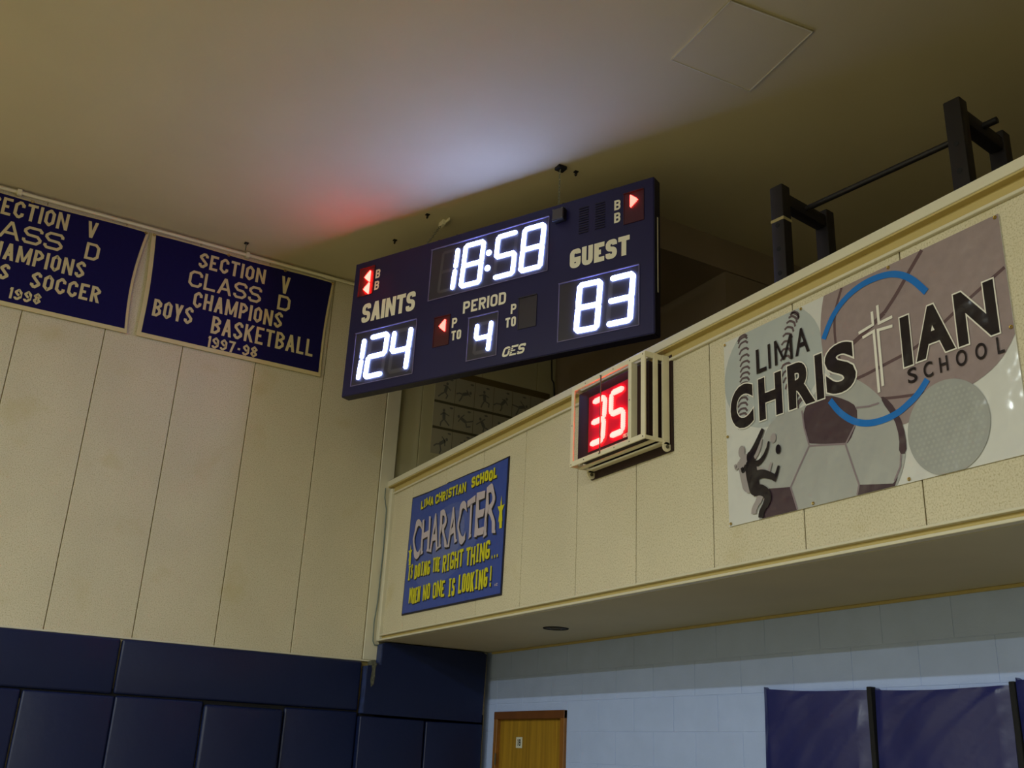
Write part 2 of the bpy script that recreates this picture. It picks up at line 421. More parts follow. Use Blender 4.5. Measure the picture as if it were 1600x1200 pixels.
# ---- outline font glyphs from the built-in face
_FC = {}
def font_glyph(ch, off):
    k = (ch, off)
    if k in _FC: return _FC[k]
    c = bpy.data.curves.new('tmp', 'FONT'); c.body = ch; c.size = 1; c.offset = off; c.resolution_u = 5; c.fill_mode = 'FRONT' if hasattr(c, 'fill_mode') else c.fill_mode
    o = bpy.data.objects.new('tmp', c); sc.collection.objects.link(o)
    dg = bpy.context.evaluated_depsgraph_get(); dg.update(); me = o.evaluated_get(dg).to_mesh()
    vs = [(v.co.x, v.co.y) for v in me.vertices]; fs = [tuple(p.vertices) for p in me.polygons]
    o.evaluated_get(dg).to_mesh_clear(); bpy.data.objects.remove(o); bpy.data.curves.remove(c)
    _FC[k] = (vs, fs); return _FC[k]
def fglyph(mb, fr, ch, x0, x1, z0, z1, off=0.02, extra=0.0, h=0.0, slant=0.0, warp=None):
    ref, _ = font_glyph(ch, off); vs, fs = font_glyph(ch, off+extra)
    ax0 = min(v[0] for v in ref); ax1 = max(v[0] for v in ref); az0 = min(v[1] for v in ref); az1 = max(v[1] for v in ref)
    out = []
    for v in vs:
        a = x0+(v[0]-ax0)/(ax1-ax0)*(x1-x0); b = z0+(v[1]-az0)/(az1-az0)*(z1-z0); a += slant*(b-z0)
        if warp: a, b = warp(a, b)
        out.append(fr(a, b, h))
    mb.add(out, fs)

# ================================================================ STRUCTURE
gx1, gy0 = 20.0, -24.0
st = dict(kind='structure')
bx(fr_world, -0.3, gx1, gy0, 6.2, FL-0.1, FL).build('floor', m_floor, **st)
bx(fr_world, -0.3, gx1, gy0, 6.2, CEIL, CEIL+0.15).build('ceiling', m_ceiling, **st)
bx(fr_world, gx1, gx1+0.2, gy0, 6.2, FL, CEIL).build('wall_right', m_panel, **st)
bx(fr_world, -0.3, gx1, gy0-0.2, gy0, FL, CEIL).build('wall_front', m_panel, **st)

# left wall: joint-coloured backing with proud panels
wl = bx(fr_world, -0.3, -0.012, gy0, 0.0, FL, CEIL).build('wall_left', m_joint, label='long cream panelled wall with navy pads below and banners above', **st)
y = -0.155
edges = [-0.155]
while edges[-1] > gy0+0.8: edges.append(edges[-1]-0.7)
edges.append(gy0)
def wall_panel(fr, a0, a1, b0, b1, parent, m=m_panel, g=0.0034, d=0.009):
    MB().rbox(fr, a0+g, a1-g, b0, b1, -d, 0.0, r=0.003, seg=1).build('wall_panel', m, parent)
for a, b in zip(edges[1:], edges[:-1]): wall_panel(fr_left(0), a, b, -0.19, CEIL, wl)
wall_panel(fr_left(0), gy0, -0.155, FL, -0.20, wl)
# corner post of the left wall, beside the balcony opening
MB().rbox(fr_left(0), -0.15, 0.0, -0.175, CEIL-0.002, -0.03, 0.010, r=0.004, seg=1).build('trim_1', m_trim, label='plain cream corner board at the end of the panelled wall', **st)
# thin ledge strip over the pads
bx(fr_left(0), gy0, -0.05, -0.192, -0.178, 0.0, 0.02).build('trim_2', m_trim, label='thin cream strip along the top of the navy pads', **st)

# balcony slab and face
bx(fr_world, -0.02, gx1, 0.02, 6.2, 0.0, 0.22).build('balcony_floor', m_soffit, label='balcony slab with a plain cream underside', **st)
wb = bx(fr_world, 0.0, gx1, 0.012, 0.12, 0.005, 1.50).build('wall_balcony', m_joint, label='speckled cream panelled face of the balcony', **st)
bs = [0.0, 0.53, 1.24, 1.965, 2.67, 3.425, 4.12, 4.86, 5.56, 6.29, 7.0, 7.71, 8.42, 9.13, 9.84]
while bs[-1] < gx1-0.8: bs.append(bs[-1]+0.71)
bs.append(gx1)
for a, b in zip(bs[:-1], bs[1:]): wall_panel(fr_front(0), a, b, 0.05, 1.455, wb)
# rail cap and its moulding
MB().rbox(fr_front(0), -0.045, gx1, 1.522, 1.580, -0.16, 0.060, r=0.006, seg=2).build('trim_3', m_trim, label='cream cap board running along the top of the balcony face', **st)
MB().box(fr_front(0), 0.0, gx1, 1.455, 1.515, 0.0, 0.010).box(fr_front(0), -0.03, gx1, 1.512, 1.5225, -0.10, 0.052).build('trim_4', m_rail_shade, label='fascia and underside of the balcony cap, tan with the shade painted in', **st)  # shade below the cap is put into the tan of these boards
MB().rbox(fr_front(0), 0.0, gx1, 1.440, 1.458, 0.0, 0.022, r=0.003, seg=1).build('trim_5', m_trim, label='thin cream bead below the balcony cap', **st)
# foot of the balcony face: upper bead, cove, lower lip
MB().rbox(fr_front(0), 0.0, gx1, 0.046, 0.060, 0.0, 0.034, r=0.004, seg=2).build('trim_6', m_trim, label='upper cream bead along the foot of the balcony face', **st)
MB().box(fr_front(0), 0.0, gx1, 0.016, 0.048, 0.0, 0.004).build('trim_9', m_rail_shade, label='groove between the two beads at the foot of the balcony face, its shade painted tan', **st)  # tan darkens the groove as the bead's shade would
MB().rbox(fr_front(0), 0.0, gx1, 0.0015, 0.018, -0.018, 0.034, r=0.004, seg=2).build('trim_10', m_trim, label='lower cream bead along the bottom edge of the balcony face', **st)
MB().rbox(fr_front(0), -0.035, 0.075, 0.0, 1.50, -0.05, 0.040, r=0.012, seg=2).build('trim_7', m_trim, label='rounded upright cream board closing the left end of the balcony face', **st)

# block wall under the balcony
BYW = 1.19
dx0, dx1, dz1 = 0.255, 1.515, -0.575
wbk = MB()
wbk.box(fr_world, -0.3, dx0, BYW+0.003, BYW+0.25, FL, 0.0).box(fr_world, dx1, gx1, BYW+0.003, BYW+0.25, FL, 0.0).box(fr_world, dx0, dx1, BYW+0.003, BYW+0.25, dz1, 0.0)
wbk = wbk.build('wall_back', m_mortar, label='pale blue painted block wall beneath the balcony', **st)
BW = 0.4976
for row in range(12):
    z1, z0 = -0.25*row-0.003, -0.25*(row+1)+0.003
    off = 0.25 if row % 2 else 0.0
    k = -1
    while True:
        a0 = off+k*BW+0.0; a1 = a0+BW; k += 1
        if a1 <= 0.0: continue
        if a0 > 8.2: break
        a0 = max(a0, -0.02)
        iv = [(a0, a1)]
        if z1 < dz1 or z0 < dz1:
            zz1 = z1 if z1 > dz1 else None
            iv = []
            if a0 < dx0: iv.append((a0, min(a1, dx0)))
            if a1 > dx1: iv.append((max(a0, dx1), a1))
        for (p, q) in iv:
            if q-p < 0.03: continue
            MB().rbox(fr_front(BYW), p+0.0015, q-0.0015, z0-0.0015, z1+0.0015, -0.004, 0.0, r=0.0012, seg=1).build('concrete_block', m_block, wbk)
    if row == 2:
        for p, q in ((dx0, dx0+0.6), (dx0+0.6, dx1)):
            MB().rbox(fr_front(BYW), p+0.003, q-0.003, dz1, z1, -0.004, 0.0, r=0.0012, seg=1).build('concrete_block', m_block, wbk)
MB().rbox(fr_front(BYW), 0.12, gx1, -0.020, 0.0, 0.0, 0.02, r=0.004, seg=1).build('trim_8', m_trim_y, label='narrow yellowed strip where the soffit meets the block wall', **st)

# left wall continued under the balcony
bx(fr_world, -0.3, -0.012, 0.0, 1.44, FL, 0.0).build('wall_side', m_panel, label='short side wall under the balcony hidden by pads', **st)

# the balcony room behind the rail
bl = bx(fr_world, -0.3, -0.07, 0.0, 6.2, 0.22, CEIL).build('wall_balcony_left', m_joint, label='side wall of the balcony room with a chart pinned on it', **st)
for a, b in ((0.0, 0.27), (0.27, 0.975), (0.975, 1.68), (1.68, 1.93)):
    wall_panel(fr_left(-0.06), a, b, 0.22, CEIL, bl, m=m_balc, g=0.003, d=0.01)
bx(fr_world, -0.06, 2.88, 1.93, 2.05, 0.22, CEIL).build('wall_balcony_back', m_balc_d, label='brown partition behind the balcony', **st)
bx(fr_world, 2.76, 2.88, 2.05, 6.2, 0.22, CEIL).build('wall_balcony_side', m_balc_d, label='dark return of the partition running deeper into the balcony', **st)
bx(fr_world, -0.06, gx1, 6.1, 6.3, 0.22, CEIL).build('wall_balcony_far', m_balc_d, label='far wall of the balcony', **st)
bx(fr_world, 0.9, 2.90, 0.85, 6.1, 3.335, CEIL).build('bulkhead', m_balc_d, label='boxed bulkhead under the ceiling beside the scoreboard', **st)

# access hatch in the ceiling
ht = thing('ceiling_hatch', (5.02, 0.2, CEIL), 'square painted access panel let into the ceiling above the balcony rail', 'access panel')
hp = [(4.658, -0.107), (5.329, -0.155), (5.405, 0.503), (4.694, 0.588)]
frc = lambda a, b, h=0.0: (a, b, CEIL-h)
MB().prism(frc, hp, -0.01, 0.010).build('hatch_panel', m_ceiling, ht)
for i in range(4):
    p, q = Vector(hp[i]), Vector(hp[(i+1) % 4]); d = (q-p).normalized(); nn = Vector((d.y, -d.x))
    MB().prism(frc, [tuple(p), tuple(q), tuple(q-nn*0.008), tuple(p-nn*0.008)], 0.0, 0.014).build('hatch_edge', m_trim, ht)

# ================================================================ PADS
def pad(fr, a0, a1, b0, b1, h0, h1, label, group, seed=0, m=m_pad, r=0.022):
    rr = random.Random(seed); tl = rr.uniform(-.004, .004)
    w = lambda a, b, h: (a + tl*(b-b0), b + 0.004*math.sin(a*3+seed), h)
    return MB().rbox(fr, a0, a1, b0, b1, h0, h1, r=r, seg=3, warp=w).build('wall_pad', m, smooth=True, label=label, cat='wall pad', group=group)
gu = 'long upper row of navy wall pads'; gl = 'lower row of navy wall pads'
pad(fr_left(0), -4.60, -2.345, -0.645, -0.196, 0.001, 0.06, 'upper-row navy wall pad ending below the soccer banner', gu, 1)
pad(fr_left(0), -2.335, -0.172, -0.645, -0.200, 0.001, 0.06, 'upper-row navy wall pad between the first joint and the corner post', gu, 2)
lab = {0: 'lower-row navy pad at the far left, cut off by the frame edge', 1: 'lower-row navy pad in the second column from the left', 2: 'lower-row navy pad third from the left, beneath the joint of the upper row',
       3: 'lower-row navy pad set slightly lower and prouder than its neighbours', 4: 'lower-row navy pad just left of the worn pad corner'}
ys = [-3.73, -3.03, -2.315, -1.578, -0.868, -0.165]
for i in range(5):
    top = -0.672 if i == 3 else -0.655
    pad(fr_left(0), ys[i]+0.004, ys[i+1]-0.004, -2.75, top, 0.001, 0.085 if i == 3 else 0.058, lab[i], gl, i+5, r=0.03 if i == 3 else 0.02)
# pads on the side wall under the balcony, wrapping forward of the corner post
up = thing('wall_pad', (0.06, 0.5, -0.67), 'tall navy pad right under the balcony with a worn front corner', 'wall pad', 'navy pads under the balcony')
pts = [(-0.150, -0.665), (1.10, -0.675), (1.12, -0.03), (1.08, -0.012), (0.02, -0.012), (-0.012, -0.03), (-0.016, -0.22), (-0.13, -0.235), (-0.14, -0.30)]
MB().prism(fr_left(0), pts, 0.012, 0.12).build('pad_cover', m_pad, up)
MB().prism(fr_left(0), [(-0.155, -0.66), (-0.148, -0.50), (-0.150, -0.24), (-0.137, -0.24), (-0.140, -0.50), (-0.140, -0.66)], 0.012, 0.123).build('worn_lit_edge', m_pad_edge, up, label='scuffed pad edge with its lit side painted pale blue')  # lit front side of the pad painted as a paler strip
MB().prism(fr_left(0), [(-0.017, -0.22), (-0.015, -0.03), (-0.002, -0.03), (-0.004, -0.22)], 0.012, 0.1225).build('worn_lit_edge', m_pad_edge, up, label='scuffed pad edge with its lit side painted pale blue')
tf = MB()
rr = random.Random(3)
tear = [(-0.105, -0.195), (-0.075, -0.18), (-0.05, -0.215), (-0.062, -0.26), (-0.058, -0.33), (-0.066, -0.40), (-0.088, -0.425), (-0.10, -0.36), (-0.092, -0.28), (-0.098, -0.23)]
tf.prism(fr_left(0), tear, 0.02, 0.124); tf.build('torn_foam', m_foam, up, label='exposed grey foam at the tear')
g3 = 'navy pads under the balcony'
pad(fr_left(0), -0.160, 0.492, -2.75, -0.690, 0.012, 0.12, 'lower navy pad below the worn-cornered pad, nearer the corner post', g3, 21, r=0.012)
pad(fr_left(0), 0.500, 1.105, -2.75, -0.692, 0.012, 0.12, 'lower navy pad below the worn-cornered pad, nearer the oak door', g3, 22, r=0.012)

bx(fr_left(0), -4.6, -0.17, -0.72, -0.60, 0.0005, 0.03).box(fr_left(0), -0.15, 1.15, -0.74, -0.60, 0.0005, 0.05).box(fr_left(0), 0.0, 1.15, -2.75, -0.60, 0.0005, 0.05).build('pad_gap_shade', m_dark, kind='structure', label='dark strip added as shade in the gaps between the pads')  # added dark boxes, so the gaps between pads look shaded
# hanging vinyl mats on the block wall
def hang_mat(x0, x1, zt0, zt1, seed, label):
    rr = random.Random(seed); nx, nz = 48, 70; zb = -2.95; mb = MB(); vs = []; fs = []
    def dpt(u, v):
        w_ = v*2.0; n = noise.noise(Vector((u*2.2+seed*7, v*2.5, seed)))*0.026 + noise.noise(Vector(((u+w_*1.1)*5+seed, (u-w_)*0.8, 3.1)))*0.020 + abs(noise.noise(Vector(((u+w_*1.3)*9+seed, (u-w_)*1.0, 8.1))))*0.016
        e = min(1, min(u, 1-u)/0.06)
        return 0.035 + 0.028*e + n*e
    for j in range(nz+1):
        v = j/nz
        for i in range(nx+1):
            u = i/nx; zt = zt0*(1-u)+zt1*u - 0.012*math.sin(math.pi*u) + (0.012 if i in (0,) else 0)
            x = x0+(x1-x0)*u + 0.006*math.sin(v*9+seed)
            z = zt + (zb-zt)*(v**1.3)
            vs.append((x, BYW-0.004-dpt(u, v), z))
    for j in range(nz):
        for i in range(nx):
            a = j*(nx+1)+i; fs.append((a, a+1, a+nx+2, a+nx+1))
    n0 = len(vs)
    ringi = [i for i in range(nx+1)] + [j*(nx+1)+nx for j in range(1, nz+1)] + [nz*(nx+1)+i for i in range(nx-1, -1, -1)] + [j*(nx+1) for j in range(nz-1, 0, -1)]
    for k in ringi: vs.append((vs[k][0], BYW-0.002, vs[k][2]))
    m_ = len(ringi)
    for k in range(m_): fs.append((ringi[k], ringi[(k+1) % m_], n0+(k+1) % m_, n0+k))
    fs.append(tuple(n0+k for k in range(m_)))
    mb.add(vs, fs)
    o = mb.build('hanging_mat', m_mat, smooth=True, label=label, cat='wall mat', group='royal blue mats on the block wall')
    if seed != 4: MB().rbox(fr_front(BYW), x1+0.003, x1+0.036, zb, zt1+0.018, 0.001, 0.05, r=0.004, seg=1).build('gap_shade_strip', m_dark, o, label='black strip added as shade between the mats')  # added strip, stands for the dark between neighbouring mats
    return o
hang_mat(3.99, 4.865, -0.478, -0.512, 1, 'royal blue vinyl mat nearest the oak door on the block wall')
hang_mat(4.92, 5.800, -0.515, -0.517, 2, 'creased royal blue vinyl mat in the middle of the three on the block wall')
hang_mat(5.845, 6.75, -0.492, -0.50, 4, 'royal blue vinyl mat cut off by the right edge, farthest from the oak door')

# ================================================================ DOOR
dr = tag(MB().box(fr_front(0), 0.30, 1.47, FL, -0.640, -(BYW+0.045), -(BYW+0.015)).build('door_1', m_door, kind='structure', loc=(0.9, BYW+0.03, FL)), 'golden oak door with a small white number placard')
MB().rbox(fr_front(BYW), dx0, dx0+0.062, FL, -0.575, -0.05, 0.028, r=0.004, seg=1).build('door_frame', m_frame2, dr)
MB().rbox(fr_front(BYW), dx1-0.066, dx1, FL, -0.575, -0.05, 0.028, r=0.004, seg=1).build('door_frame', m_frame2, dr)
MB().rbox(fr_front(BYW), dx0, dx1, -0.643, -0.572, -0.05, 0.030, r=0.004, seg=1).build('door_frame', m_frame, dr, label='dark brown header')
pl = MB().rbox(fr_front(BYW+0.015), 0.635, 0.745, -0.895, -0.800, 0.001, 0.006, r=0.002, seg=1).build('number_placard', m_placard, dr)
nb = MB()
def f_(a, b, h=0): return fr_front(BYW+0.015)(a, b, 0.0065+h)
text(nb, f_, '18', 0.662, 0.722, -0.876, -0.818, 0.010, seg=2, gap=0.012); nb.build('number', m_dark, pl)
for zz in (-0.95, -2.2):
    MB().tube([(dx0+0.066, BYW-0.03, zz), (dx0+0.066, BYW-0.03, zz-0.10)], 0.008, 8).build('hinge', m_screw, dr)

# ================================================================ SOFFIT LIGHT
rl = thing('recessed_light', (2.29, 0.565, 0.0), 'small round unlit recessed light in the soffit under the balcony', 'light fixture')
mb = MB(); mb.ring((2.29, 0.565, -0.001), 0.098, 0.007, (1, 0, 0), (0, 1, 0), 32, 6); mb.build('trim_ring', m_dark, rl, smooth=True)
frd = lambda a, b, h=0.0: (2.29+a, 0.565+b, -0.0015-h)
mb = MB(); mb.prism(frd, ellipse(0, 0, 0.094, 0.094, 28), 0.0, 0.001); mb.build('reflector', m_black, rl)
mb = MB(); mb.ring((2.29, 0.565, -0.003), 0.045, 0.006, (1, 0, 0), (0, 1, 0), 24, 6); mb.build('lamp_collar', m_screw, rl, smooth=True)

# ================================================================ CHAMPIONSHIP BANNERS
def banner(y0, yT1, yB1, zt, zb, bow, lines, label, extra):
    """y0: left edge, yT1/yB1: right edge at top/bottom"""
    t = thing('championship_banner', ((0.02), (y0+yT1)/2, zb), label, 'banner', 'championship banners')
    N = 16
    def edge(u, v, inset):       # u,v 0..1, v up
        yl = y0 + bow[0]*math.sin(math.pi*v) + bow[1]*(1-v); yr = (yB1*(1-v)+yT1*v) + bow[2]*math.sin(math.pi*v)
        return yl + (yr-yl)*u, zb + (zt-zb)*v + 0.006*math.sin(u*9)*(v)
    def sheet(ins, h, thick):
        mb = MB(); vs = []; fs = []
        for j in range(N+1):
            for i in range(N+1):
                u = ins[0] + (1-ins[0]-ins[1])*i/N; v = ins[2] + (1-ins[2]-ins[3])*j/N
                a, b = edge(u, v, 0); rip = 0.004*math.sin(u*14)*(1-v)
                vs.append(fr_left(0.0)(a, b, h + 0*rip))
        for j in range(N):
            for i in range(N):
                a = j*(N+1)+i; fs.append((a, a+1, a+N+2, a+N+1))
        mb.add(vs, fs)
        n = len(mb.v); mb.v += [(v[0]-thick, v[1], v[2]) for v in vs]; mb.f += [tuple(i+n for i in reversed(f)) for f in fs]
        rg = list(range(N+1)) + [j*(N+1)+N for j in range(1, N+1)] + [N*(N+1)+i for i in range(N-1, -1, -1)] + [j*(N+1) for j in range(N-1, 0, -1)]
        for k in range(len(rg)):
            a, b = rg[k], rg[(k+1) % len(rg)]; mb.f.append((a, b, b+n, a+n))
        return mb
    w = yT1-y0
    sheet((0, 0, 0, 0), 0.024, 0.010).build('border', m_bcream, t, label='cream fabric border')
    sheet((0.040/w, 0.024/w, 0.038, 0.012), 0.027, 0.003).build('field', m_bnavy, t)
    for (s, a0, a1, z1, z0, tk) in lines:
        mb = MB(); text(mb, fr_left(0), s, a0, a1, z0, z1, tk, rad=tk*1.05, seg=1, h=0.0285, gap=tk*0.75)
        n = len(mb.v); mb.build('lettering', m_bcream, t)
    for (a, b) in extra:
        m2 = MB(); m2.ring((0.030, a, b), 0.012, 0.003, (0, 1, 0), (0, 0, 1), 10, 5); m2.build('grommet', m_brass, t)
    return t
banner(-4.62, -2.748, -2.772, 3.572, 2.512, (0.0, 0.0, -0.040), [
    ('SECTION', -4.115, -3.452, 3.532, 3.362, 0.0265), ('V', -3.288, -3.198, 3.523, 3.357, 0.0265),
    ('CLASS', -4.32, -3.456, 3.314, 3.142, 0.0255), ('D', -3.262, -3.140, 3.308, 3.138, 0.0255),
    ('CHAMPIONS', -4.11, -3.230, 3.102, 2.938, 0.0265), ('BOYS', -4.20, -3.826, 2.898, 2.748, 0.0265),
    ('SOCCER', -3.645, -3.058, 2.893, 2.735, 0.0265), ('1998', -3.79, -3.530, 2.695, 2.588, 0.0205)],
    'navy banner with cream letters reading SECTION V CLASS D CHAMPIONS SOCCER 1998', [(-2.775, 3.558), (-3.78, 3.56)])
banner(-2.724, -0.872, -0.902, 3.575, 2.515, (0.018, 0.035, -0.018), [
    ('SECTION', -2.25, -1.590, 3.510, 3.350, 0.0265), ('V', -1.422, -1.335, 3.494, 3.306, 0.0265),
    ('CLASS', -2.316, -1.602, 3.302, 3.130, 0.0255), ('D', -1.432, -1.303, 3.283, 3.120, 0.0255),
    ('CHAMPIONS', -2.240, -1.360, 3.092, 2.924, 0.0265), ('BOYS', -2.588, -2.220, 2.915, 2.740, 0.0265),
    ('BASKETBALL', -2.034, -1.010, 2.884, 2.704, 0.0265), ('1997-98', -2.045, -1.562, 2.672, 2.556, 0.0205)],
    'navy banner with cream letters reading SECTION V CLASS D CHAMPIONS BOYS BASKETBALL 1997-98', [(-2.70, 3.56), (-0.89, 3.56), (-1.98, 3.56), (-1.4, 3.56)])

# conduit along the ceiling corner
cd = thing('conduit', (0.04, -2.0, 3.62), 'slim white conduit running along the top of the panelled wall above the banners', 'conduit')
MB().tube([(0.035, gy0+0.1, 3.612), (0.035, -0.02, 3.612)], 0.016, 10).build('pipe', m_cage, cd, smooth=True)
MB().tube([(0.035, -0.98, 3.612), (0.035, -0.90, 3.612)], 0.021, 10).build('coupling', m_cage, cd, smooth=True)
for yy in (-1.80, -3.9):
    MB().rbox(fr_left(0), yy-0.02, yy+0.02, 3.585, 3.640, 0.0, 0.055, r=0.004, seg=1).build('clip', m_cage, cd)
hk = thing('ceiling_hook', (0.20, -1.86, 3.60), 'little grey hook hanging under the ceiling above the basketball banner', 'hook')
MB().tube([(0.205, -1.864, CEIL), (0.205, -1.864, 3.57)], 0.006, 6).build('hook_rod', m_steel, hk)
MB().rbox(frc, 0.185, 0.225, -1.885, -1.845, 0.0, 0.012, r=0.003, seg=1).build('hook_plate', m_dark, hk)

# cable along the balcony's left end
cb = MB().tube([(0.03, -0.09, 1.50), (0.026, -0.088, 1.40), (0.028, -0.06, 1.28), (0.022, -0.05, 0.9), (0.022, -0.06, 0.37), (0.024, -0.078, 0.17), (0.024, -0.072, 0.0), (0.026, -0.055, -0.035), (0.03, -0.0, -0.033)], 0.006, 6)
cb.build('cable', m_wire, smooth=True, label='thin grey cable running down the corner board beside the balcony end', cat='cable')

# ================================================================ SCOREBOARD
BWd, BH, BT = 3.10, 1.332, 0.10
sb = thing('scoreboard', fr_board(BWd/2, BH, -BT/2), 'large navy electronic scoreboard showing 18:58 hung from the ceiling', 'scoreboard')
MB().rbox(fr_board, 0, BWd, 0, BH, -BT, 0.0, r=0.006, seg=1).build('cabinet', m_board, sb)
ed = MB(); ed.box(fr_board, BWd+0.0005, BWd+0.004, 0.01, BH-0.004, -BT+0.004, -0.006); ed.box(fr_board, 0.004, BWd, BH+0.0005, BH+0.004, -BT+0.004, -0.004)
ed.build('edge_trim', m_board_side, sb, label='near-black side and bottom edge')
MB().box(fr_board, BWd+0.004, BWd+0.006, 0.34, 0.98, -0.062, -0.048).build('warning_strip', m_bletter, sb, label='thin pale label strip on the end')
def window(a0, a1, b0, b1, m=m_win, rm=None):
    w = MB().box(fr_board, a0, a1, b0, b1, 0.0, 0.003).build('display_window', m, sb)
    rim = MB(); e = 0.006
    rim.box(fr_board, a0, a1, b0, b0+e, 0.003, 0.016); rim.box(fr_board, a0, a1, b1-e, b1, 0.003, 0.007)
    rim.box(fr_board, a0, a0+e, b0+e, b1-e, 0.003, 0.007); rim.box(fr_board, a1-e, a1, b0+e, b1-e, 0.003, 0.007)
    rim.build('window_rim', rm or m_rim_lit, w); return w
window(0.920, 2.152, 0.088, 0.592)
window(2.266, 2.980, 0.740, 1.247)
window(0.102, 0.818, 0.735, 1.252)
window(1.383, 1.690, 0.850, 1.245)
window(1.013, 1.186, 0.772, 1.050, m_win_redglow, m_win_redglow); window(1.884, 2.062, 0.780, 1.060, m_win, m_win)
window(0.068, 0.255, 0.072, 0.362, m_win_redglow, m_win_redglow); window(2.839, 3.017, 0.086, 0.362, m_win_redglow, m_win_redglow)
SEG = {'0': 'abcdef', '1': 'bc', '2': 'abged', '3': 'abgcd', '4': 'fgbc', '5': 'afgcd', '8': 'abcdefg'}
def capsule(p, q, t, n=6):
    p, q = Vector(p), Vector(q); d = (q-p).normalized(); nn = Vector((-d.y, d.x)); r = t/2; out = []
    a0 = math.atan2(nn.y, nn.x)
    for i in range(n+1): a = a0 + math.pi*i/n; out.append((p.x+math.cos(a)*r, p.y+math.sin(a)*r))
    for i in range(n+1): a = a0 + math.pi + math.pi*i/n; out.append((q.x+math.cos(a)*r, q.y+math.sin(a)*r))
    return out
def digit(ch, tl, tr, bl, t, parent, lit=m_white, fr=fr_board, h=0.003, th=0.010, name='digit', down=True, lab=None, ghosts=True):
    tl, tr, bl = Vector(tl), Vector(tr), Vector(bl); ex = tr-tl; ey = (bl-tl)
    P = {'tl': tl, 'tr': tr, 'ml': tl+ey/2, 'mr': tr+ey/2, 'bl': bl, 'br': tr+ey}
    ends = {'a': ('tl', 'tr'), 'b': ('tr', 'mr'), 'c': ('mr', 'br'), 'd': ('bl', 'br'), 'e': ('ml', 'bl'), 'f': ('tl', 'ml'), 'g': ('ml', 'mr')}
    base = MB(); first = []
    for s in 'abcdefg':
        p, q = P[ends[s][0]], P[ends[s][1]]; d = (q-p).normalized(); g = t*(0.42 if s in 'bcef' else 0.40)
        first.append((s, capsule(p+d*g, q-d*g, t)))
    if ghosts or True:
        for s, c in first: base.poly(fr, [(sum(x for x, _ in c)/len(c)+(x-sum(x for x, _ in c)/len(c))*.98, z) for x, z in c], h+0.0005)
    dg = base.build(name, m_unlit, parent, label=lab)
    for s, c in first:
        if s in SEG.get(ch, ''): MB().prism(fr, c, h+0.001, h+th).build('segment', lit, dg)
    return dg
TS = 0.036
digit(' ', (1.055, 0.150), (1.235, 0.152), (1.030, 0.528), TS*.8, sb)
digit('1', (1.035+0.0, 0.146), (1.215, 0.146), (1.011, 0.540), TS, sb) if False else None
digit('8', (1.303, 0.148), (1.494, 0.150), (1.276, 0.530), TS, sb)
digit('5', (1.645, 0.152), (1.832, 0.152), (1.622, 0.532), TS, sb)
digit('8', (1.914, 0.153), (2.105, 0.154), (1.889, 0.534), TS, sb)
# the lone tens bar of the clock
for s in ():
    pass
one = MB(); one.poly(fr_board, [(1.17, 0.15), (1.24, 0.15), (1.21, 0.54), (1.15, 0.54)], 0.0032)
one = one.build('digit', m_unlit, sb)
MB().prism(fr_board, capsule((1.216, 0.168), (1.205, 0.318), TS), 0.004, 0.013).build('segment', m_white, one)
MB().prism(fr_board, capsule((1.200, 0.368), (1.186, 0.520), TS), 0.004, 0.013).build('segment', m_white, one)
for c in ((1.552, 0.276), (1.548, 0.422)):
    MB().prism(fr_board, ellipse(c[0], c[1], 0.026, 0.026, 18), 0.003, 0.010).build('colon_dot', m_white, sb)
TG = 0.039
digit('8', (2.462, 0.800), (2.645, 0.805), (2.436, 1.186), TG, sb)
digit('3', (2.738, 0.808), (2.928, 0.808), (2.712, 1.188), TG, sb)
digit('2', (0.300, 0.814), (0.490, 0.812), (0.272, 1.190), TG, sb)
digit('4', (0.572, 0.812), (0.760, 0.812), (0.546, 1.190), TG, sb)
one = MB(); one.poly(fr_board, [(0.175, 0.81), (0.245, 0.81), (0.225, 1.2), (0.155, 1.2)], 0.0032)
one = one.build('digit', m_unlit, sb)
MB().prism(fr_board, capsule((0.217, 0.832), (0.208, 0.982), TG), 0.004, 0.013).build('segment', m_white, one)
MB().prism(fr_board, capsule((0.204, 1.030), (0.190, 1.180), TG), 0.004, 0.013).build('segment', m_white, one)
digit('4', (1.482, 0.931), (1.624, 0.931), (1.460, 1.186), 0.032, sb)
def arrow(xt, xb, c, half, label, m=None):       # dotted triangle, tip at xt, base at xb
    mb = MB(); n = 6; d = 0.0155; sgn = 1 if xb > xt else -1
    for i in range(n):
        x = xt + (xb-xt)*(i+0.3)/(n-0.4); k = i
        cnt = 2*i+1 if i < n else 1
        for j in range(cnt):
            zz = c - half*(i+0.3)/(n-0.4) + 2*half*(i+0.3)/(n-0.4)*(j/(cnt-1) if cnt > 1 else .5)
            mb.prism(fr_board, ellipse(x, zz, 0.0062, 0.0062, 6), 0.003, 0.015)
    return mb.build('indicator_arrow', m or m_redw, sb, label=label)
arrow(0.142, 0.204, 0.174, 0.054, 'lit red arrow pointing at the panelled wall')
arrow(0.142, 0.204, 0.297, 0.054, 'lit red arrow pointing at the panelled wall')
arrow(1.078, 1.137, 0.866, 0.052, 'lit red arrow pointing at the panelled wall', m_redw2)
arrow(2.962, 2.902, 0.170, 0.051, 'lit red arrow pointing at the balcony', m_redw2)
def blab(s, a0, a1, b0, b1, t, gap=None, slant=0.0, sp=.5):
    mb = MB(); text(mb, fr_board, s, a0, a1, b1, b0, t, rad=t*1.1, seg=4, h=0.004, gap=gap, slant=slant, space=sp); return mb.build('lettering', m_bletter, sb)
blab('SAINTS', 0.150, 0.775, 0.452, 0.642, 0.040, gap=0.010)
blab('GUEST', 2.360, 2.895, 0.462, 0.632, 0.042, gap=0.011)
blab('PERIOD', 1.316, 1.756, 0.686, 0.797, 0.0215, gap=0.012)
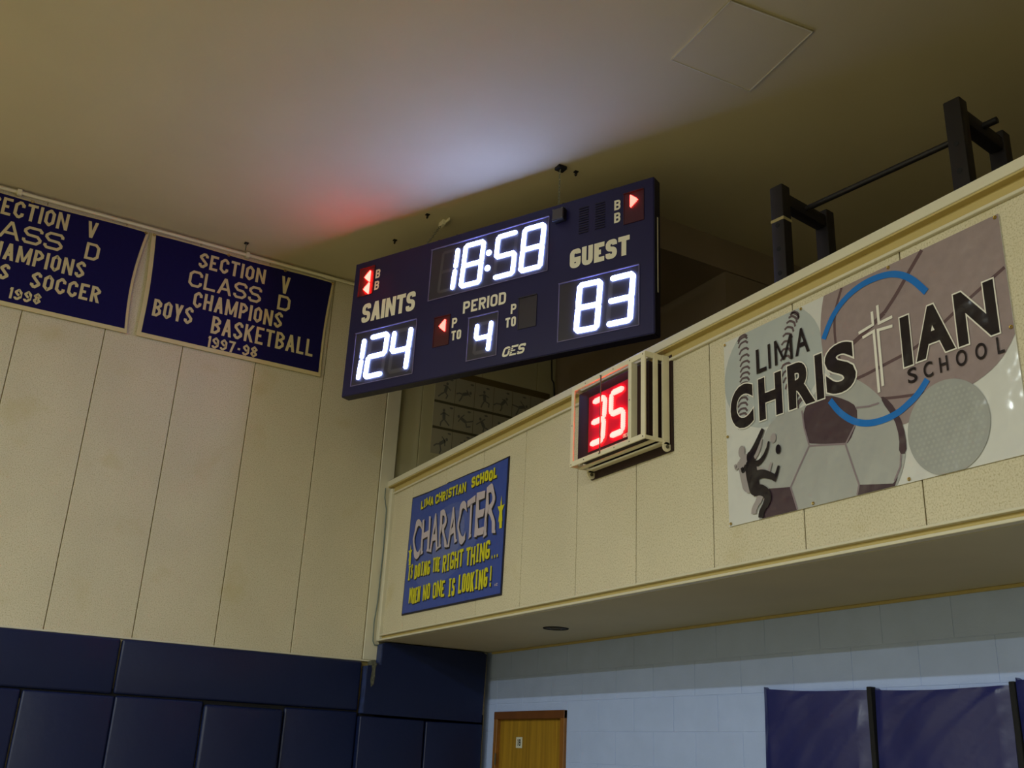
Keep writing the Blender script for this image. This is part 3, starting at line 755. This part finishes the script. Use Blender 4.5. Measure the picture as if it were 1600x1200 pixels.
blab('P', 1.208, 1.262, 0.816, 0.905, 0.0175); blab('TO', 1.210, 1.314, 0.936, 1.024, 0.0185, gap=0.010)
blab('P', 1.810, 1.864, 0.818, 0.906, 0.0175); blab('TO', 1.762, 1.866, 0.933, 1.020, 0.0185, gap=0.010)
for a, b in ((0.268, 0.124), (0.268, 0.243), (2.757, 0.122), (2.757, 0.236)): blab('B', a, a+0.055, b, b+0.090, 0.0175)
# maker's italic wordmark
mb = MB(); text(mb, fr_board, 'OES', 1.740, 1.955, 1.276, 1.190, 0.019, rad=0.022, seg=4, h=0.004, gap=0.006, slant=-0.28)
mb.build('lettering', m_bletter, sb, label='cream italic wordmark')
mk = MB()
for i in range(4): MB().box(fr_board, 1.80+i*0.010, 1.895+i*0.002, 1.208+i*0.016, 1.2125+i*0.016, 0.0045, 0.0052).build('speed_stripe', m_board, sb)
# horn
hn = MB().rbox(fr_board, 2.207, 2.318, 0.070, 0.180, 0.0, 0.055, r=0.008, seg=2).build('horn', m_black, sb)
MB().rbox(fr_board, 2.214, 2.311, 0.077, 0.173, 0.055, 0.060, r=0.003, seg=1).build('horn_grille', m_unlit, hn)
for a in (2.219, 2.306):
    for b in (0.082, 0.168): MB().prism(fr_board, ellipse(a, b, 0.006, 0.006, 8), 0.060, 0.063).build('screw', m_steel, hn)
for a0 in (2.435, 2.585):
    for k in range(11):
        MB().box(fr_board, a0, a0+0.088, 0.100+k*0.0225, 0.108+k*0.0225, 0.0, 0.006).build('louvre', m_board_side, sb)
for a in (0.62, 0.955, 1.155, 2.25):
    MB().rbox(fr_board, a-0.012, a+0.012, -0.03, 0.002, -0.06, -0.04, r=0.003, seg=1).build('mounting_tab', m_dark, sb)

# chains
def chain(name, top, bot, label, plate):
    t = thing(name, top, label, 'chain', 'scoreboard suspension chains')
    top, bot = Vector(top), Vector(bot); d = bot-top; n = max(3, int(d.length/0.026))
    upx = d.normalized()
    s1 = upx.cross(Vector((1, 0, 0))).normalized(); s2 = upx.cross(Vector((0, 1, 0))).normalized()
    for k in range(n):
        c = top + d*((k+0.5)/n)
        m2 = MB(); m2.ring(c, 0.0085, 0.0030, s1 if k % 2 else s2, upx, 8, 4, stretch=1.7); m2.build('chain_link', m_steel, t, smooth=True)
    mbp = MB()
    if plate:
        mbp.rbox(fr_world, top.x-0.03, top.x+0.06, top.y-0.016, top.y+0.016, CEIL-0.05, CEIL, r=0.003, seg=1)
        mbp.rbox(fr_world, top.x-0.05, top.x+0.12, top.y+0.016, top.y+0.030, CEIL-0.028, CEIL, r=0.003, seg=1)
    else:
        mbp.rbox(fr_world, top.x-0.04, top.x+0.035, top.y-0.03, top.y+0.05, CEIL-0.03, CEIL, r=0.004, seg=1)
    mbp.build('ceiling_bracket', m_dark if not plate else m_cage, t)
chain('suspension_chain', (3.079, -0.024, CEIL-0.02), Vector(fr_board(2.205, -0.02, -0.05)), 'thin steel chain from the ceiling to the scoreboard near its horn', False)
chain('suspension_chain', (1.677, -0.439, CEIL-0.03), Vector(fr_board(0.80, -0.02, -0.05)), 'short steel chain and pale bracket above the left half of the scoreboard', True)
for (a, b), lb in (((3.089, 0.129), 'small dark eye bolt in the ceiling just behind the bracket of the long chain'), ((1.73, -0.609), 'tiny dark eye bolt in the ceiling ahead of the pale bracket'), ((1.106, -0.663), 'dark eye bolt in the ceiling above the left end of the scoreboard')):
    m2 = MB(); m2.rbox(frc, a-0.018, a+0.018, b-0.018, b+0.018, 0.0, 0.008, r=0.002, seg=1); m2.ring((a, b, CEIL-0.026), 0.014, 0.005, (1, 0, 0), (0, 0, 1), 10, 5)
    m2.build('eye_bolt', m_dark, label=lb, cat='eye bolt', group='eye bolts in the ceiling')

# ================================================================ SHOT CLOCK
sk = thing('shot_clock', (4.06, -0.06, 0.84), 'small shot clock showing a red 35 inside a white cage on the balcony face', 'shot clock')
MB().box(fr_front(0), 3.615, 4.515, 0.838, 1.480, 0.001, 0.014).build('backboard', m_shot_box, sk)
MB().rbox(fr_front(0), 3.665, 4.462, 0.925, 1.425, 0.014, 0.160, r=0.006, seg=1).build('housing', m_shot_box, sk)
frs = fr_front(-0.161)
MB().box(frs, 3.672, 4.455, 0.935, 1.418, 0.0, 0.002).build('bezel', m_shot_face_edge, sk)
fc = MB().box(frs, 3.80, 4.27, 0.965, 1.358, 0.002, 0.004).build('face', m_shot_face, sk)
def led_digit(ch, tl, tr, bl, t):
    tl, tr, bl = Vector(tl), Vector(tr), Vector(bl); ey = bl-tl
    P = {'tl': tl, 'tr': tr, 'ml': tl+ey/2, 'mr': tr+ey/2, 'bl': bl, 'br': tr+ey}
    ends = {'a': ('tl', 'tr'), 'b': ('tr', 'mr'), 'c': ('mr', 'br'), 'd': ('bl', 'br'), 'e': ('ml', 'bl'), 'f': ('tl', 'ml'), 'g': ('ml', 'mr')}
    dgt = MB().box(frs, min(tl.x, bl.x)-0.02, tr.x+0.02, bl.y-0.02, tl.y+0.02, 0.004, 0.0045).build('digit', m_shot_face, sk)
    for s in SEG[ch]:
        p, q = P[ends[s][0]], P[ends[s][1]]; d = (q-p); L = d.length; d.normalize(); g = t*0.38
        mb = MB(); n = 9
        for k in range(n):
            c = p + d*(g + (L-2*g)*k/(n-1)); r = t/2*(0.72 if k in (0, n-1) else 1.0)
            mb.prism(frs, ellipse(c.x, c.y, r if s in 'bcef' else 0.0125, 0.0125 if s in 'bcef' else r, 10), 0.0045, 0.016)
        mb.build('segment', m_shot_led, dgt)
led_digit('3', (3.860, 1.306), (4.005, 1.306), (3.835, 1.012), 0.040)
led_digit('5', (4.075, 1.308), (4.215, 1.308), (4.068, 1.014), 0.040)
mb = MB(); text(mb, frs, 'OES', 4.205, 4.262, 0.966, 0.990, 0.005, seg=2, h=0.006, gap=0.003); mb.build('lettering', m_bletter, sk, label='tiny maker wordmark')
# cage
YF = 0.212      # front of the cage, out from the balcony face
def cbar(a0, a1, b0, b1, h0, h1, nm='cage_bar', m=m_cage, r=0.002):
    return MB().rbox(fr_front(0), a0, a1, b0, b1, h0, h1, r=r, seg=1).build(nm, m, sk)
cbar(3.648, 4.495, 1.430, 1.468, YF-0.012, YF); cbar(3.648, 4.495, 0.886, 0.922, YF-0.012, YF)
cbar(3.648, 3.684, 0.920, 1.432, YF-0.012, YF); cbar(4.452, 4.495, 0.920, 1.432, YF-0.012, YF)
cbar(4.318, 4.352, 0.920, 1.432, YF-0.050, YF)
cbar(4.008, 4.018, 0.90, 1.45, YF, YF+0.006, m=m_screw, r=0.001)
for a0, a1 in ((3.648, 3.660), (4.483, 4.495)):
    cbar(a0, a1, 1.430, 1.468, 0.03, YF-0.010, 'cage_rail'); cbar(a0, a1, 0.886, 0.910, 0.03, YF-0.010, 'cage_rail')
    cbar(a0-0.0015, a1+0.0015, 0.8845, 1.4695, 0.1085, 0.1415); cbar(a0-0.002, a1+0.002, 0.8735, 1.4705, 0.0185, 0.0715)
for b0 in (1.452, 0.886):
    cbar(3.655, 4.488, b0+0.001, b0+0.013, 0.110, 0.140, 'cage_rail'); cbar(3.655, 4.488, b0+0.001, b0+0.013, 0.020, 0.066, 'cage_rail')
for a in (3.654, 4.489):
    lg = MB(); pts = ellipse(0.040, 0.862, 0.030, 0.030, 16)
    lg.prism(lambda u, v, h=0.0: (a+h, -u, v), pts, -0.006, 0.008); lg.build('cage_lug', m_cage, sk)
    MB().prism(lambda u, v, h=0.0: (a+h, -u, v), ellipse(0.040, 0.862, 0.012, 0.012, 10), 0.008, 0.013).build('screw', m_screw, sk)
for a, b in [(3.666, 0.90), (3.82, 0.903), (4.0, 0.903), (4.17, 0.903), (4.335, 0.903), (4.474, 0.903), (3.82, 1.45), (4.0, 1.45), (4.15, 1.45), (4.335, 1.45), (4.474, 1.45), (3.666, 1.18), (4.335, 1.18)]:
    MB().prism(fr_front(0), ellipse(a, b, 0.0045, 0.0045, 8), YF, YF+0.002).build('screw', m_screw, sk)

# ================================================================ CHARACTER SIGN
cs = thing('character_sign', (1.48, -0.01, 0.197), 'blue school character sign with yellow and lilac lettering on the balcony face', 'sign')
sf = fr_front(0)
s0, s1, t0_, t1_ = 0.540, 2.418, 0.195, 1.298
def swarp(a, b): return (a, b)
pts = [(0.512, 0.200), (2.402, 0.182), (2.425, 1.292), (2.05, 1.288), (1.75, 1.298), (1.36, 1.300), (1.33, 1.306), (1.28, 1.297), (0.9, 1.300), (0.545, 1.312)]
mb = MB(); mb.prism(sf, pts, 0.002, 0.010); mb.build('sign_edge', v_sedge, cs, label='dark curling edge')
pin = [(0.530, 0.214), (2.388, 0.197), (2.410, 1.278), (2.05, 1.276), (1.75, 1.286), (1.33, 1.291), (0.9, 1.287), (0.560, 1.298)]
mb = MB(); mb.prism(sf, pin, 0.010, 0.013); face = mb.build('sign_sheet', v_sblue, cs)
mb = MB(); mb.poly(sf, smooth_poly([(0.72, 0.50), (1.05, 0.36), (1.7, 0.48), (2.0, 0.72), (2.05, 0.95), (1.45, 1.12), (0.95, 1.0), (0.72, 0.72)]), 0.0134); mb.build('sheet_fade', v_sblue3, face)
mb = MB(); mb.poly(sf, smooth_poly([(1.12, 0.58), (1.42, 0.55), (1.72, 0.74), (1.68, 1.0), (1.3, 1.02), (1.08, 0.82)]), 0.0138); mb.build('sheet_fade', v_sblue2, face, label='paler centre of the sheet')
rn = random.Random(11)
def comic(s, a0, a1, b0, b1, t, jig=0.008, sp=.5):
    seed = rn.randint(0, 999)
    for m_, dx, dz, hh in ((v_sblk, 0.011, -0.011, 0.0145), (v_syel, 0, 0, 0.0160)):
        r2 = random.Random(seed); mb = MB()
        text(mb, sf, s, a0+dx, a1+dx, b0+dz, b1+dz, t*.84, rad=t*.6, seg=2, h=hh, gap=t*.3, serif=True, jig=jig, rnd=r2, space=sp)
        mb.build('lettering', m_, cs)
comic('LIMA', 0.772, 1.040, 1.158, 1.238, 0.023); comic('CHRISTIAN', 1.082, 1.690, 1.150, 1.238, 0.024); comic('SCHOOL', 1.790, 2.240, 1.150, 1.244, 0.030)
comic('IS', 0.598, 0.700, 0.515, 0.648, 0.030); comic('DOING', 0.745, 1.075, 0.512, 0.640, 0.030); comic('THE', 1.130, 1.275, 0.512, 0.640, 0.024)
comic('RIGHT', 1.330, 1.720, 0.492, 0.640, 0.030); comic('THING', 1.775, 2.190, 0.488, 0.640, 0.032)
for q in (2.225, 2.268, 2.311): comic('.', q, q+0.020, 0.488, 0.63, 0.020, jig=0)
comic('WHEN', 0.665, 0.905, 0.290, 0.430, 0.026); comic('NO', 0.965, 1.110, 0.288, 0.428, 0.028); comic('ONE', 1.170, 1.405, 0.285, 0.425, 0.028)
comic('IS', 1.475, 1.600, 0.272, 0.425, 0.032); comic('LOOKING', 1.665, 2.175, 0.268, 0.425, 0.032); comic('!', 2.215, 2.250, 0.268, 0.43, 0.026)
# CHARACTER: tall wavy serif letters
word = 'CHARACTER'; xs = [0.655, 0.845, 1.040, 1.220, 1.400, 1.580, 1.745, 1.905, 2.075, 2.290]
def cw(a, b):
    u = (a-0.655)/(2.29-0.655)
    return (a + 0.012*math.sin(b*34), b - 0.03*math.sin(math.pi*u) + 0.012*math.sin(a*21))
for m_, dx, dz, hh in ((v_sblk, 0.016, -0.016, 0.0168), (v_slil, 0, 0, 0.0180)):
    mb = MB()
    for i, c in enumerate(word):
        w = xs[i+1]-xs[i]
        x0, x1 = xs[i]+w*0.02+dx, xs[i]+w*0.93+dx
        zt = [1.075, 1.06, 1.09, 1.08, 1.08, 1.10, 1.085, 1.10, 1.115][i]+dz; zb = [0.70, 0.74, 0.74, 0.745, 0.745, 0.72, 0.74, 0.73, 0.70][i]+dz
        fglyph(mb, sf, c, x0, x1, zb, zt, off=0.018, h=hh, warp=cw)
        ft = w*0.10                                     # serif feet
        feet = {'H': (.12, .85), 'R': (.12, .88), 'A': (.06, .92), 'T': (.5,), 'E': (.12,)}.get(c, ())
        for q in feet: 
            xq = x0+(x1-x0)*q
            p4 = [(xq-ft*1.5, zb-0.004), (xq+ft*1.5, zb-0.004), (xq+ft*1.1, zb+0.020), (xq-ft*1.1, zb+0.020)]
            mb.poly(sf, [cw(*p) for p in p4], hh+0.0002)
    mb.build('lettering', m_, cs)
def star_fig(cx, cz, s):
    mb = MB(); pts = []
    for i in range(10):
        r = s*(1.0 if i % 2 == 0 else 0.36)*(1.5 if i == 5 else 1); a = math.pi/2 + i*math.pi/5
        pts.append((cx+r*math.cos(a)*0.55, cz+r*math.sin(a)*1.1))
    mb.poly(sf, pts, 0.0190); mb.poly(sf, [(cx-0.022, cz), (cx+0.022, cz), (cx+0.03, cz-s*1.35), (cx-0.012, cz-s*1.35)], 0.0193)
    mb.build('yellow_star', v_syel, cs)
star_fig(0.617, 0.765, 0.085); star_fig(2.345, 0.86, 0.11)
mb = MB(); text(mb, sf, 'MC', 2.295, 2.345, 0.262, 0.282, 0.004, h=0.0145); mb.build('lettering', v_slil, cs)

# ================================================================ SCHOOL BANNER
bn = thing('school_banner', (5.92, -0.01, 0.27), 'glossy vinyl banner reading LIMA CHRISTIAN SCHOOL over grey sports balls', 'banner')
X0, X1, Y0, Y1 = 5.004, 6.838, 0.276, 1.392
bf = fr_front(0)
K = [0.0085]
def lay(): K[0] += 0.00035; return K[0]
def cl(pts): return clip(pts, X0, X1, Y0, Y1)
MB().box(bf, X0, X1, Y0, Y1, 0.002, 0.008).build('vinyl_sheet', v_white, bn)
def shp(name, m, polys, lab=None, strokes=()):
    mb = MB(); h = lay()
    for p in polys: mb.poly(bf, cl(p), h)
    for (pts, t, cap) in strokes: stroke(mb, bf, pts, t, h, cap=cap)
    return mb.build(name, m, bn, label=lab)
# baseball, basketball, soccer ball, golf ball
shp('printed_baseball', v_base, [ellipse(5.386, 1.12, 0.384, 0.345, 40)], 'pale grey baseball print')
def stitches(line, n, L, flip):
    st_ = MB(); h = lay()
    P = smooth_line(line, 2)
    for k in range(n):
        q = k/(n-1)*(len(P)-1.001); i = int(q); f = q-i
        c = Vector(P[i])*(1-f)+Vector(P[i+1])*f; d = (Vector(P[i+1])-Vector(P[i])).normalized(); nn = Vector((-d.y, d.x))
        for s in (1, -1):
            e = c + nn*s*L + d*L*0.55*flip; mdl = c + nn*s*L*0.55 + d*L*0.08*flip
            if X0 < e.x < X1 and Y0 < e.y < Y1 and c.y < Y1: stroke(st_, bf, [tuple(c), tuple(mdl), tuple(e)], 0.0135, h)
    st_.build('printed_stitching', v_stitch, bn)
stitches([(5.165, 1.385), (5.178, 1.26), (5.180, 1.157), (5.169, 1.075), (5.155, 0.995), (5.145, 0.90), (5.144, 0.848)], 20, 0.040, 1)
stitches([(5.600, 1.372), (5.545, 1.307), (5.502, 1.188), (5.500, 1.056), (5.524, 0.952), (5.590, 0.854)], 18, 0.038, 1)
bb = smooth_poly([(5.83, 1.47), (5.775, 1.32), (5.757, 1.15), (5.79, 0.96), (5.90, 0.78), (6.06, 0.66), (6.19, 0.57), (6.24, 0.55), (6.52, 0.62), (6.70, 0.67), (6.80, 0.745), (6.90, 0.90), (6.95, 1.2), (6.9, 1.5), (6.3, 1.6)], 2)
shp('printed_basketball', v_bball, [bb], 'mauve grey basketball print')
def ln(*p): return (smooth_line(list(p), 2), 0.016, 0)
mbh = lay(); mb = MB()
for pts, t in (([(6.428, 1.390), (6.346, 1.310), (6.26, 1.22), (6.178, 1.151)], .022), ([(6.178, 1.151), (6.032, 1.083), (5.93, 1.045), (5.81, 1.01)], .026), ([(6.834, 1.125), (6.70, 1.07), (6.558, 1.008), (6.359, 0.910), (6.16, 0.885), (5.993, 0.863), (5.88, 0.87)], .017),
               ([(5.925, 1.390), (5.880, 1.30), (5.863, 1.25), (5.855, 1.12), (5.872, 1.0), (5.93, 0.9)], .016), ([(6.06, 0.731), (6.20, 0.70), (6.306, 0.683), (6.40, 0.672)], .014)):
    P = [p for p in smooth_line(pts, 2)]; mbh += 0.00005; mb = MB(); stroke(mb, bf, P, t, mbh); mb.build('printed_seam', v_bline, bn)
sc_out = smooth_poly([(5.29, 0.70), (5.36, 0.80), (5.50, 0.83), (5.64, 0.81), (5.77, 0.95), (5.90, 0.915), (6.02, 0.83), (6.12, 0.72), (6.19, 0.60), (6.235, 0.45), (6.20, 0.33), (6.10, 0.20), (5.6, 0.12), (5.25, 0.18), (5.24, 0.45)], 2)
shp('printed_soccer_ball', v_socc, [sc_out], 'light grey football print')
shp('printed_patch', v_soccd, [smooth_poly([(5.610, 0.80), (5.66, 0.835), (5.78, 0.838), (5.90, 0.775), (5.965, 0.72), (5.960, 0.64), (5.90, 0.548), (5.86, 0.553), (5.66, 0.600), (5.622, 0.62), (5.606, 0.72)], 1)], 'dark plum ball patch')
shp('printed_patch', v_soccd, [[(5.331, 0.430), (5.487, 0.407), (5.530, 0.262), (5.262, 0.262), (5.30, 0.35)]], 'dark plum ball patch')
shp('printed_patch', v_soccd, [[(5.940, 0.325), (6.14, 0.290), (6.17, 0.315), (6.14, 0.26), (5.92, 0.26)]], 'dark plum ball patch')
shp('printed_patch', v_soccd, [smooth_poly([(6.118, 0.735), (6.118, 0.70), (6.18, 0.60), (6.20, 0.50), (6.188, 0.42), (6.232, 0.415), (6.236, 0.50), (6.215, 0.60), (6.165, 0.69)], 1)], 'dark plum ball patch')
mb = MB(); h = lay()
for pts in ([(5.636, 0.596), (5.874, 0.549), (5.941, 0.325), (5.925, 0.278)], [(5.636, 0.596), (5.56, 0.50), (5.490, 0.405), (5.53, 0.278)], [(5.60, 0.80), (5.61, 0.70), (5.636, 0.60)], [(5.96, 0.715), (6.04, 0.70), (6.10, 0.70)], [(5.88, 0.55), (5.955, 0.64)], [(6.20, 0.42), (6.19, 0.36), (6.15, 0.30)]):
    h += 0.00005; mb = MB(); stroke(mb, bf, pts, 0.010, h); mb.build('printed_seam', v_seam, bn)
shp('printed_golf_ball', v_golf, [smooth_poly(ellipse(6.462, 0.485, 0.216, 0.222, 24), 1)], 'faint grey golf ball print')
mb = MB(); h = lay(); rg = random.Random(5)
for i in range(-9, 10):
    for j in range(-9, 10):
        a = 6.462+(i+0.5*(j % 2))*0.026; b = 0.485+j*0.024
        if ((a-6.462)/0.2)**2+((b-0.485)/0.2)**2 < 0.95 and Y0 < b-0.01: mb.poly(bf, ellipse(a, b, 0.008, 0.008, 7), h)
mb.build('printed_dimples', v_golf2, bn)
# blue ring, open at its sides
ring_c, rr_ = (6.105, 0.985), (0.372, 0.382)
mb = MB(); h = lay()
def arcp(a0, a1, n=26): return [(ring_c[0]+rr_[0]*math.cos(math.radians(a0+(a1-a0)*i/(n-1))), ring_c[1]+rr_[1]*math.sin(math.radians(a0+(a1-a0)*i/(n-1)))) for i in range(n)]
A1 = [(5.782, 1.147), (5.822, 1.212), (5.868, 1.268), (5.94, 1.318), (6.03, 1.350), (6.12, 1.358), (6.216, 1.347), (6.29, 1.318), (6.36, 1.262), (6.43, 1.165)]
A2 = [(5.797, 0.800), (5.85, 0.722), (5.925, 0.657), (5.99, 0.625), (6.06, 0.609), (6.14, 0.609), (6.21, 0.621), (6.27, 0.648), (6.33, 0.680), (6.385, 0.735)]
for A_ in (A1, A2):
    mb = MB(); stroke(mb, bf, smooth_line(A_, 2), 0.034, h); mb.build('printed_ring', v_blue, bn, label='bright blue arc')
# cross of two outlined strokes
mb = MB(); h = lay()
t = 0.0155
stroke(mb, bf, [(6.107, 1.184), (6.107, 1.113), (6.014, 1.098)], t, h)
stroke(mb, bf, [(6.143, 1.205), (6.143, 1.107), (6.226, 1.112)], t, h)
stroke(mb, bf, [(6.036, 1.066), (6.108, 1.077), (6.108, 0.752)], t, h)
stroke(mb, bf, [(6.222, 1.064), (6.134, 1.073), (6.134, 0.778)], t, h)
mb.build('printed_cross', v_outline, bn, label='white double-stroke cross')
# lettering
def letters(items, name_m, off, extra=0.0, lab=None):
    mb = MB(); h = lay()
    for ch, a0, a1, b0, b1 in items: fglyph(mb, bf, ch, a0, a1, b0, b1, off=off, extra=extra, h=h)
    return mb.build('lettering', name_m, bn, label=lab)
big = [('C', 5.052, 5.240, 0.818, 1.080), ('H', 5.285, 5.466, 0.824, 1.070), ('R', 5.512, 5.700, 0.824, 1.078), ('I', 5.712, 5.763, 0.824, 1.075), ('S', 5.780, 5.978, 0.820, 1.088),
       ('I', 6.266, 6.318, 0.832, 1.088), ('A', 6.338, 6.550, 0.836, 1.090), ('N', 6.568, 6.773, 0.834, 1.093)]
letters(big, v_outline, 0.045, 0.022, 'white outline of the large letters')
letters(big, v_black, 0.045, 0.0, 'large black letters')
letters([('L', 5.277, 5.357, 1.106, 1.253), ('I', 5.373, 5.392, 1.108, 1.255), ('A', 5.578, 5.682, 1.114, 1.266)], v_black, 0.014)
mb = MB(); glyph(mb, bf, 'M', 5.424, 5.560, 1.110, 1.257, 0.019, 0.01, 1, lay()); mb.build('lettering', v_black, bn)
letters([('S', 6.281, 6.334, 0.742, 0.818), ('C', 6.371, 6.422, 0.741, 0.818), ('H', 6.458, 6.503, 0.743, 0.817), ('O', 6.546, 6.602, 0.741, 0.818), ('O', 6.645, 6.701, 0.740, 0.818), ('L', 6.751, 6.785, 0.738, 0.816)], v_black, 0.016)
# kicking player silhouette with a grey echo
torso = smooth_poly([(5.172, 0.618), (5.225, 0.640), (5.250, 0.600), (5.252, 0.545), (5.262, 0.500), (5.268, 0.452), (5.262, 0.412), (5.225, 0.408), (5.192, 0.428), (5.180, 0.47), (5.166, 0.53), (5.160, 0.58)], 1)
limbs = [([(5.225, 0.590), (5.268, 0.585), (5.312, 0.612), (5.340, 0.655)], 0.040, 0.018), ([(5.338, 0.650), (5.352, 0.690)], 0.020, 0.012),
         ([(5.170, 0.595), (5.142, 0.560), (5.133, 0.590)], 0.028, 0.020),
         ([(5.245, 0.520), (5.300, 0.522), (5.385, 0.480)], 0.062, 0.030), ([(5.375, 0.462), (5.398, 0.495), (5.418, 0.538)], 0.030, 0.014),
         ([(5.225, 0.440), (5.290, 0.432), (5.335, 0.385), (5.300, 0.335)], 0.070, 0.040), ([(5.305, 0.345), (5.272, 0.310), (5.268, 0.282)], 0.036, 0.040),
         ([(5.205, 0.640), (5.238, 0.672), (5.272, 0.716), (5.312, 0.772)], 0.055, 0.022)]
def player(name, m, dx, dz, lab, head, ball, arm):
    mb = MB(); h = lay()
    mb.poly(bf, cl([(a+dx, b+dz) for a, b in torso]), h); mb.poly(bf, [(a, b) for a, b in head], h+0.0001)
    mb2 = MB(); mb2.poly(bf, ball, h); mb2.build('printed_ball', m, bn)
    for i, (p, t1, t2) in enumerate(limbs):
        if i == 7 and not arm: continue
        P = [(a+dx, max(b+dz, Y0+0.004)) for a, b in smooth_line(p, 2)]; stroke(mb, bf, P, t1, h+0.0002+i*0.0001, t2=t2)
    mb.build(name, m, bn, label=lab)
K[0] += 0.001
player('printed_echo', v_shadow, -0.055, 0.03, 'grey echo of the kicking player', ellipse(5.134, 0.682, 0.026, 0.036, 16), ellipse(5.385, 0.700, 0.022, 0.027, 14), False)
K[0] += 0.001
player('printed_player', v_black, 0, 0, 'black silhouette of a kicking player and ball', ellipse(5.196, 0.634, 0.022, 0.034, 16), ellipse(5.419, 0.629, 0.019, 0.027, 16), True)
for a, b in ((5.018, 1.374), (5.636, 1.378), (6.228, 1.380), (6.822, 1.380), (6.826, 0.841), (5.018, 0.800), (5.022, 0.290), (5.640, 0.290), (6.231, 0.292), (6.826, 0.290)):
    m2 = MB(); m2.ring(bf(a, b, 0.013), 0.0065, 0.0026, (1, 0, 0), (0, 0, 1), 10, 5); m2.build('grommet', m_brass, bn, smooth=True)

# ================================================================ EXERCISE CHART
ch = thing('exercise_chart', (-0.05, 1.14, 1.99), 'dim wall chart of small figures in rows on the balcony side wall', 'poster')
cf = fr_left(-0.06)
bx(cf, 0.405, 1.850, 1.990, 2.965, 0.001, 0.006).build('chart_sheet', p_paper, ch)
bx(cf, 0.405, 1.850, 2.885, 2.960, 0.006, 0.007).build('chart_header', p_head, ch, label='dark olive header band')
fr5 = lambda a, b, h=0: cf(a, b, 0.0075+h)
for zz in (2.572, 2.278):
    bx(cf, 0.408, 1.848, zz-0.014, zz+0.014, 0.006, 0.0066).build('chart_rule', p_line, ch)
rp = random.Random(9)
for r_, (z0, z1) in enumerate(((2.59, 2.88), (2.29, 2.56), (2.0, 2.268))):
    for c_ in range(6):
        a0 = 0.415+c_*0.238; cx, cz = a0+0.115, (z0+z1)/2-0.01
        bx(cf, a0+0.232, a0+0.236, z0, z1, 0.006, 0.0064).build('chart_rule', p_line, ch)
        mb = MB(); ang = rp.uniform(-1.2, 1.2); ca, sa = math.cos(ang), math.sin(ang)
        def q(x, z): return (cx+x*ca-z*sa, cz+x*sa+z*ca)
        stroke(mb, cf, [q(0, -0.03), q(0.01, 0.045)], 0.036, 0.0068)
        mb.poly(cf, ellipse(*q(0.012, 0.068), 0.015, 0.018, 10), 0.0068)
        for s in (1, -1):
            stroke(mb, cf, [q(0, -0.03), q(s*rp.uniform(.02, .06), -0.065), q(s*rp.uniform(.01, .08), -0.105)], 0.015, 0.0068)
            stroke(mb, cf, [q(0.01, 0.04), q(s*rp.uniform(.03, .07), 0.02+rp.uniform(-.02, .05))], 0.012, 0.0068)
        mb.build('chart_figure', p_fig, ch)
        mb = MB(); mb.poly(cf, ellipse(a0+rp.uniform(.15, .2), z1-0.035, 0.022, 0.011, 10), 0.0068); mb.build('chart_figure', p_fig, ch)
cc = MB().tube([(0.0, 1.83, CEIL-0.001), (0.0, 1.83, 3.30), (0.0, 1.84, 3.12), (-0.005, 1.87, 3.09), (-0.004, 1.885, 2.9), (0.0, 1.88, 2.4), (0.0, 1.86, 0.23)], 0.010, 6)
cc.build('power_cable', m_cord, smooth=True, label='dark cord hanging down the balcony side wall past the chart', cat='cable')

# ================================================================ POWER RACK
ra = math.radians(8); RX, RY = Vector((math.cos(ra), math.sin(ra), 0)), Vector((-math.sin(ra), math.cos(ra), 0))
RP = Vector((5.075, 0.357, 2.551))
def fr_rack(a, b, h=0.0):            # a along the front, b depth, h up from the balcony floor
    p = RP + RX*a + RY*b; return (p.x, p.y, 0.221+h)
RH = 2.551-0.221
rk = thing('power_rack', fr_rack(0.65, 0.25, 0), 'black steel weight rack with pull-up bar standing on the balcony', 'exercise rack')
U = 0.098
for a in (0.0, 1.30-U):
    for b in (0.0, 0.47):
        MB().rbox(fr_rack, a, a+U, b, b+U*.85, 0, RH, r=0.008, seg=2).build('upright', m_black, rk, smooth=True)
    MB().rbox(fr_rack, a+0.01, a+U-0.01, U*.85-0.002, 0.47+0.002, RH-0.135, RH-0.045, r=0.008, seg=2).build('crossmember', m_black, rk, smooth=True)
    MB().rbox(fr_rack, a+0.01, a+U-0.01, U*.85-0.002, 0.47+0.002, 0.05, 0.12, r=0.008, seg=2).build('crossmember', m_black, rk, smooth=True)
MB().rbox(fr_rack, U-0.002, 1.30-U+0.002, 0.49, 0.54, 0.05, 0.12, r=0.008, seg=2).build('crossmember', m_black, rk, smooth=True)
pb = Vector(fr_rack(0.0, 0.26, RH-0.070)); 
MB().tube([tuple(Vector(fr_rack(0.09, 0.26, RH-0.085))), tuple(Vector(fr_rack(1.21, 0.26, RH-0.085)))], 0.019, 14).build('pull_up_bar', m_black, rk, smooth=True)
MB().tube([tuple(Vector(fr_rack(1.28, 0.26, RH-0.075))), tuple(Vector(fr_rack(1.37, 0.26, RH-0.075)))], 0.020, 12).build('bar_end', m_black, rk, smooth=True)
MB().rbox(fr_rack, -0.002, U+0.002, -0.002, U*.85+0.002, RH-0.262, RH-0.240, r=0.002, seg=1).build('tape_band', m_tape, rk, label='strip of tan tape')
for a in (U*.5, 1.30-U*.5):
    for k in range(1, 12):
        h = RH-0.12-k*0.17
        if h < 0.1: continue
        MB().prism(lambda u, v, w=0.0: fr_rack(u, -w, v), ellipse(a, h, 0.016, 0.016, 10), 0.0, 0.002).build('adjustment_hole', m_dark, rk)
MB().rbox(fr_rack, 0.02, U-0.01, 0.467, 0.472, 1.84, 1.93, r=0.002, seg=1).build('chipped_label', m_tape, rk, label='small torn tan label')
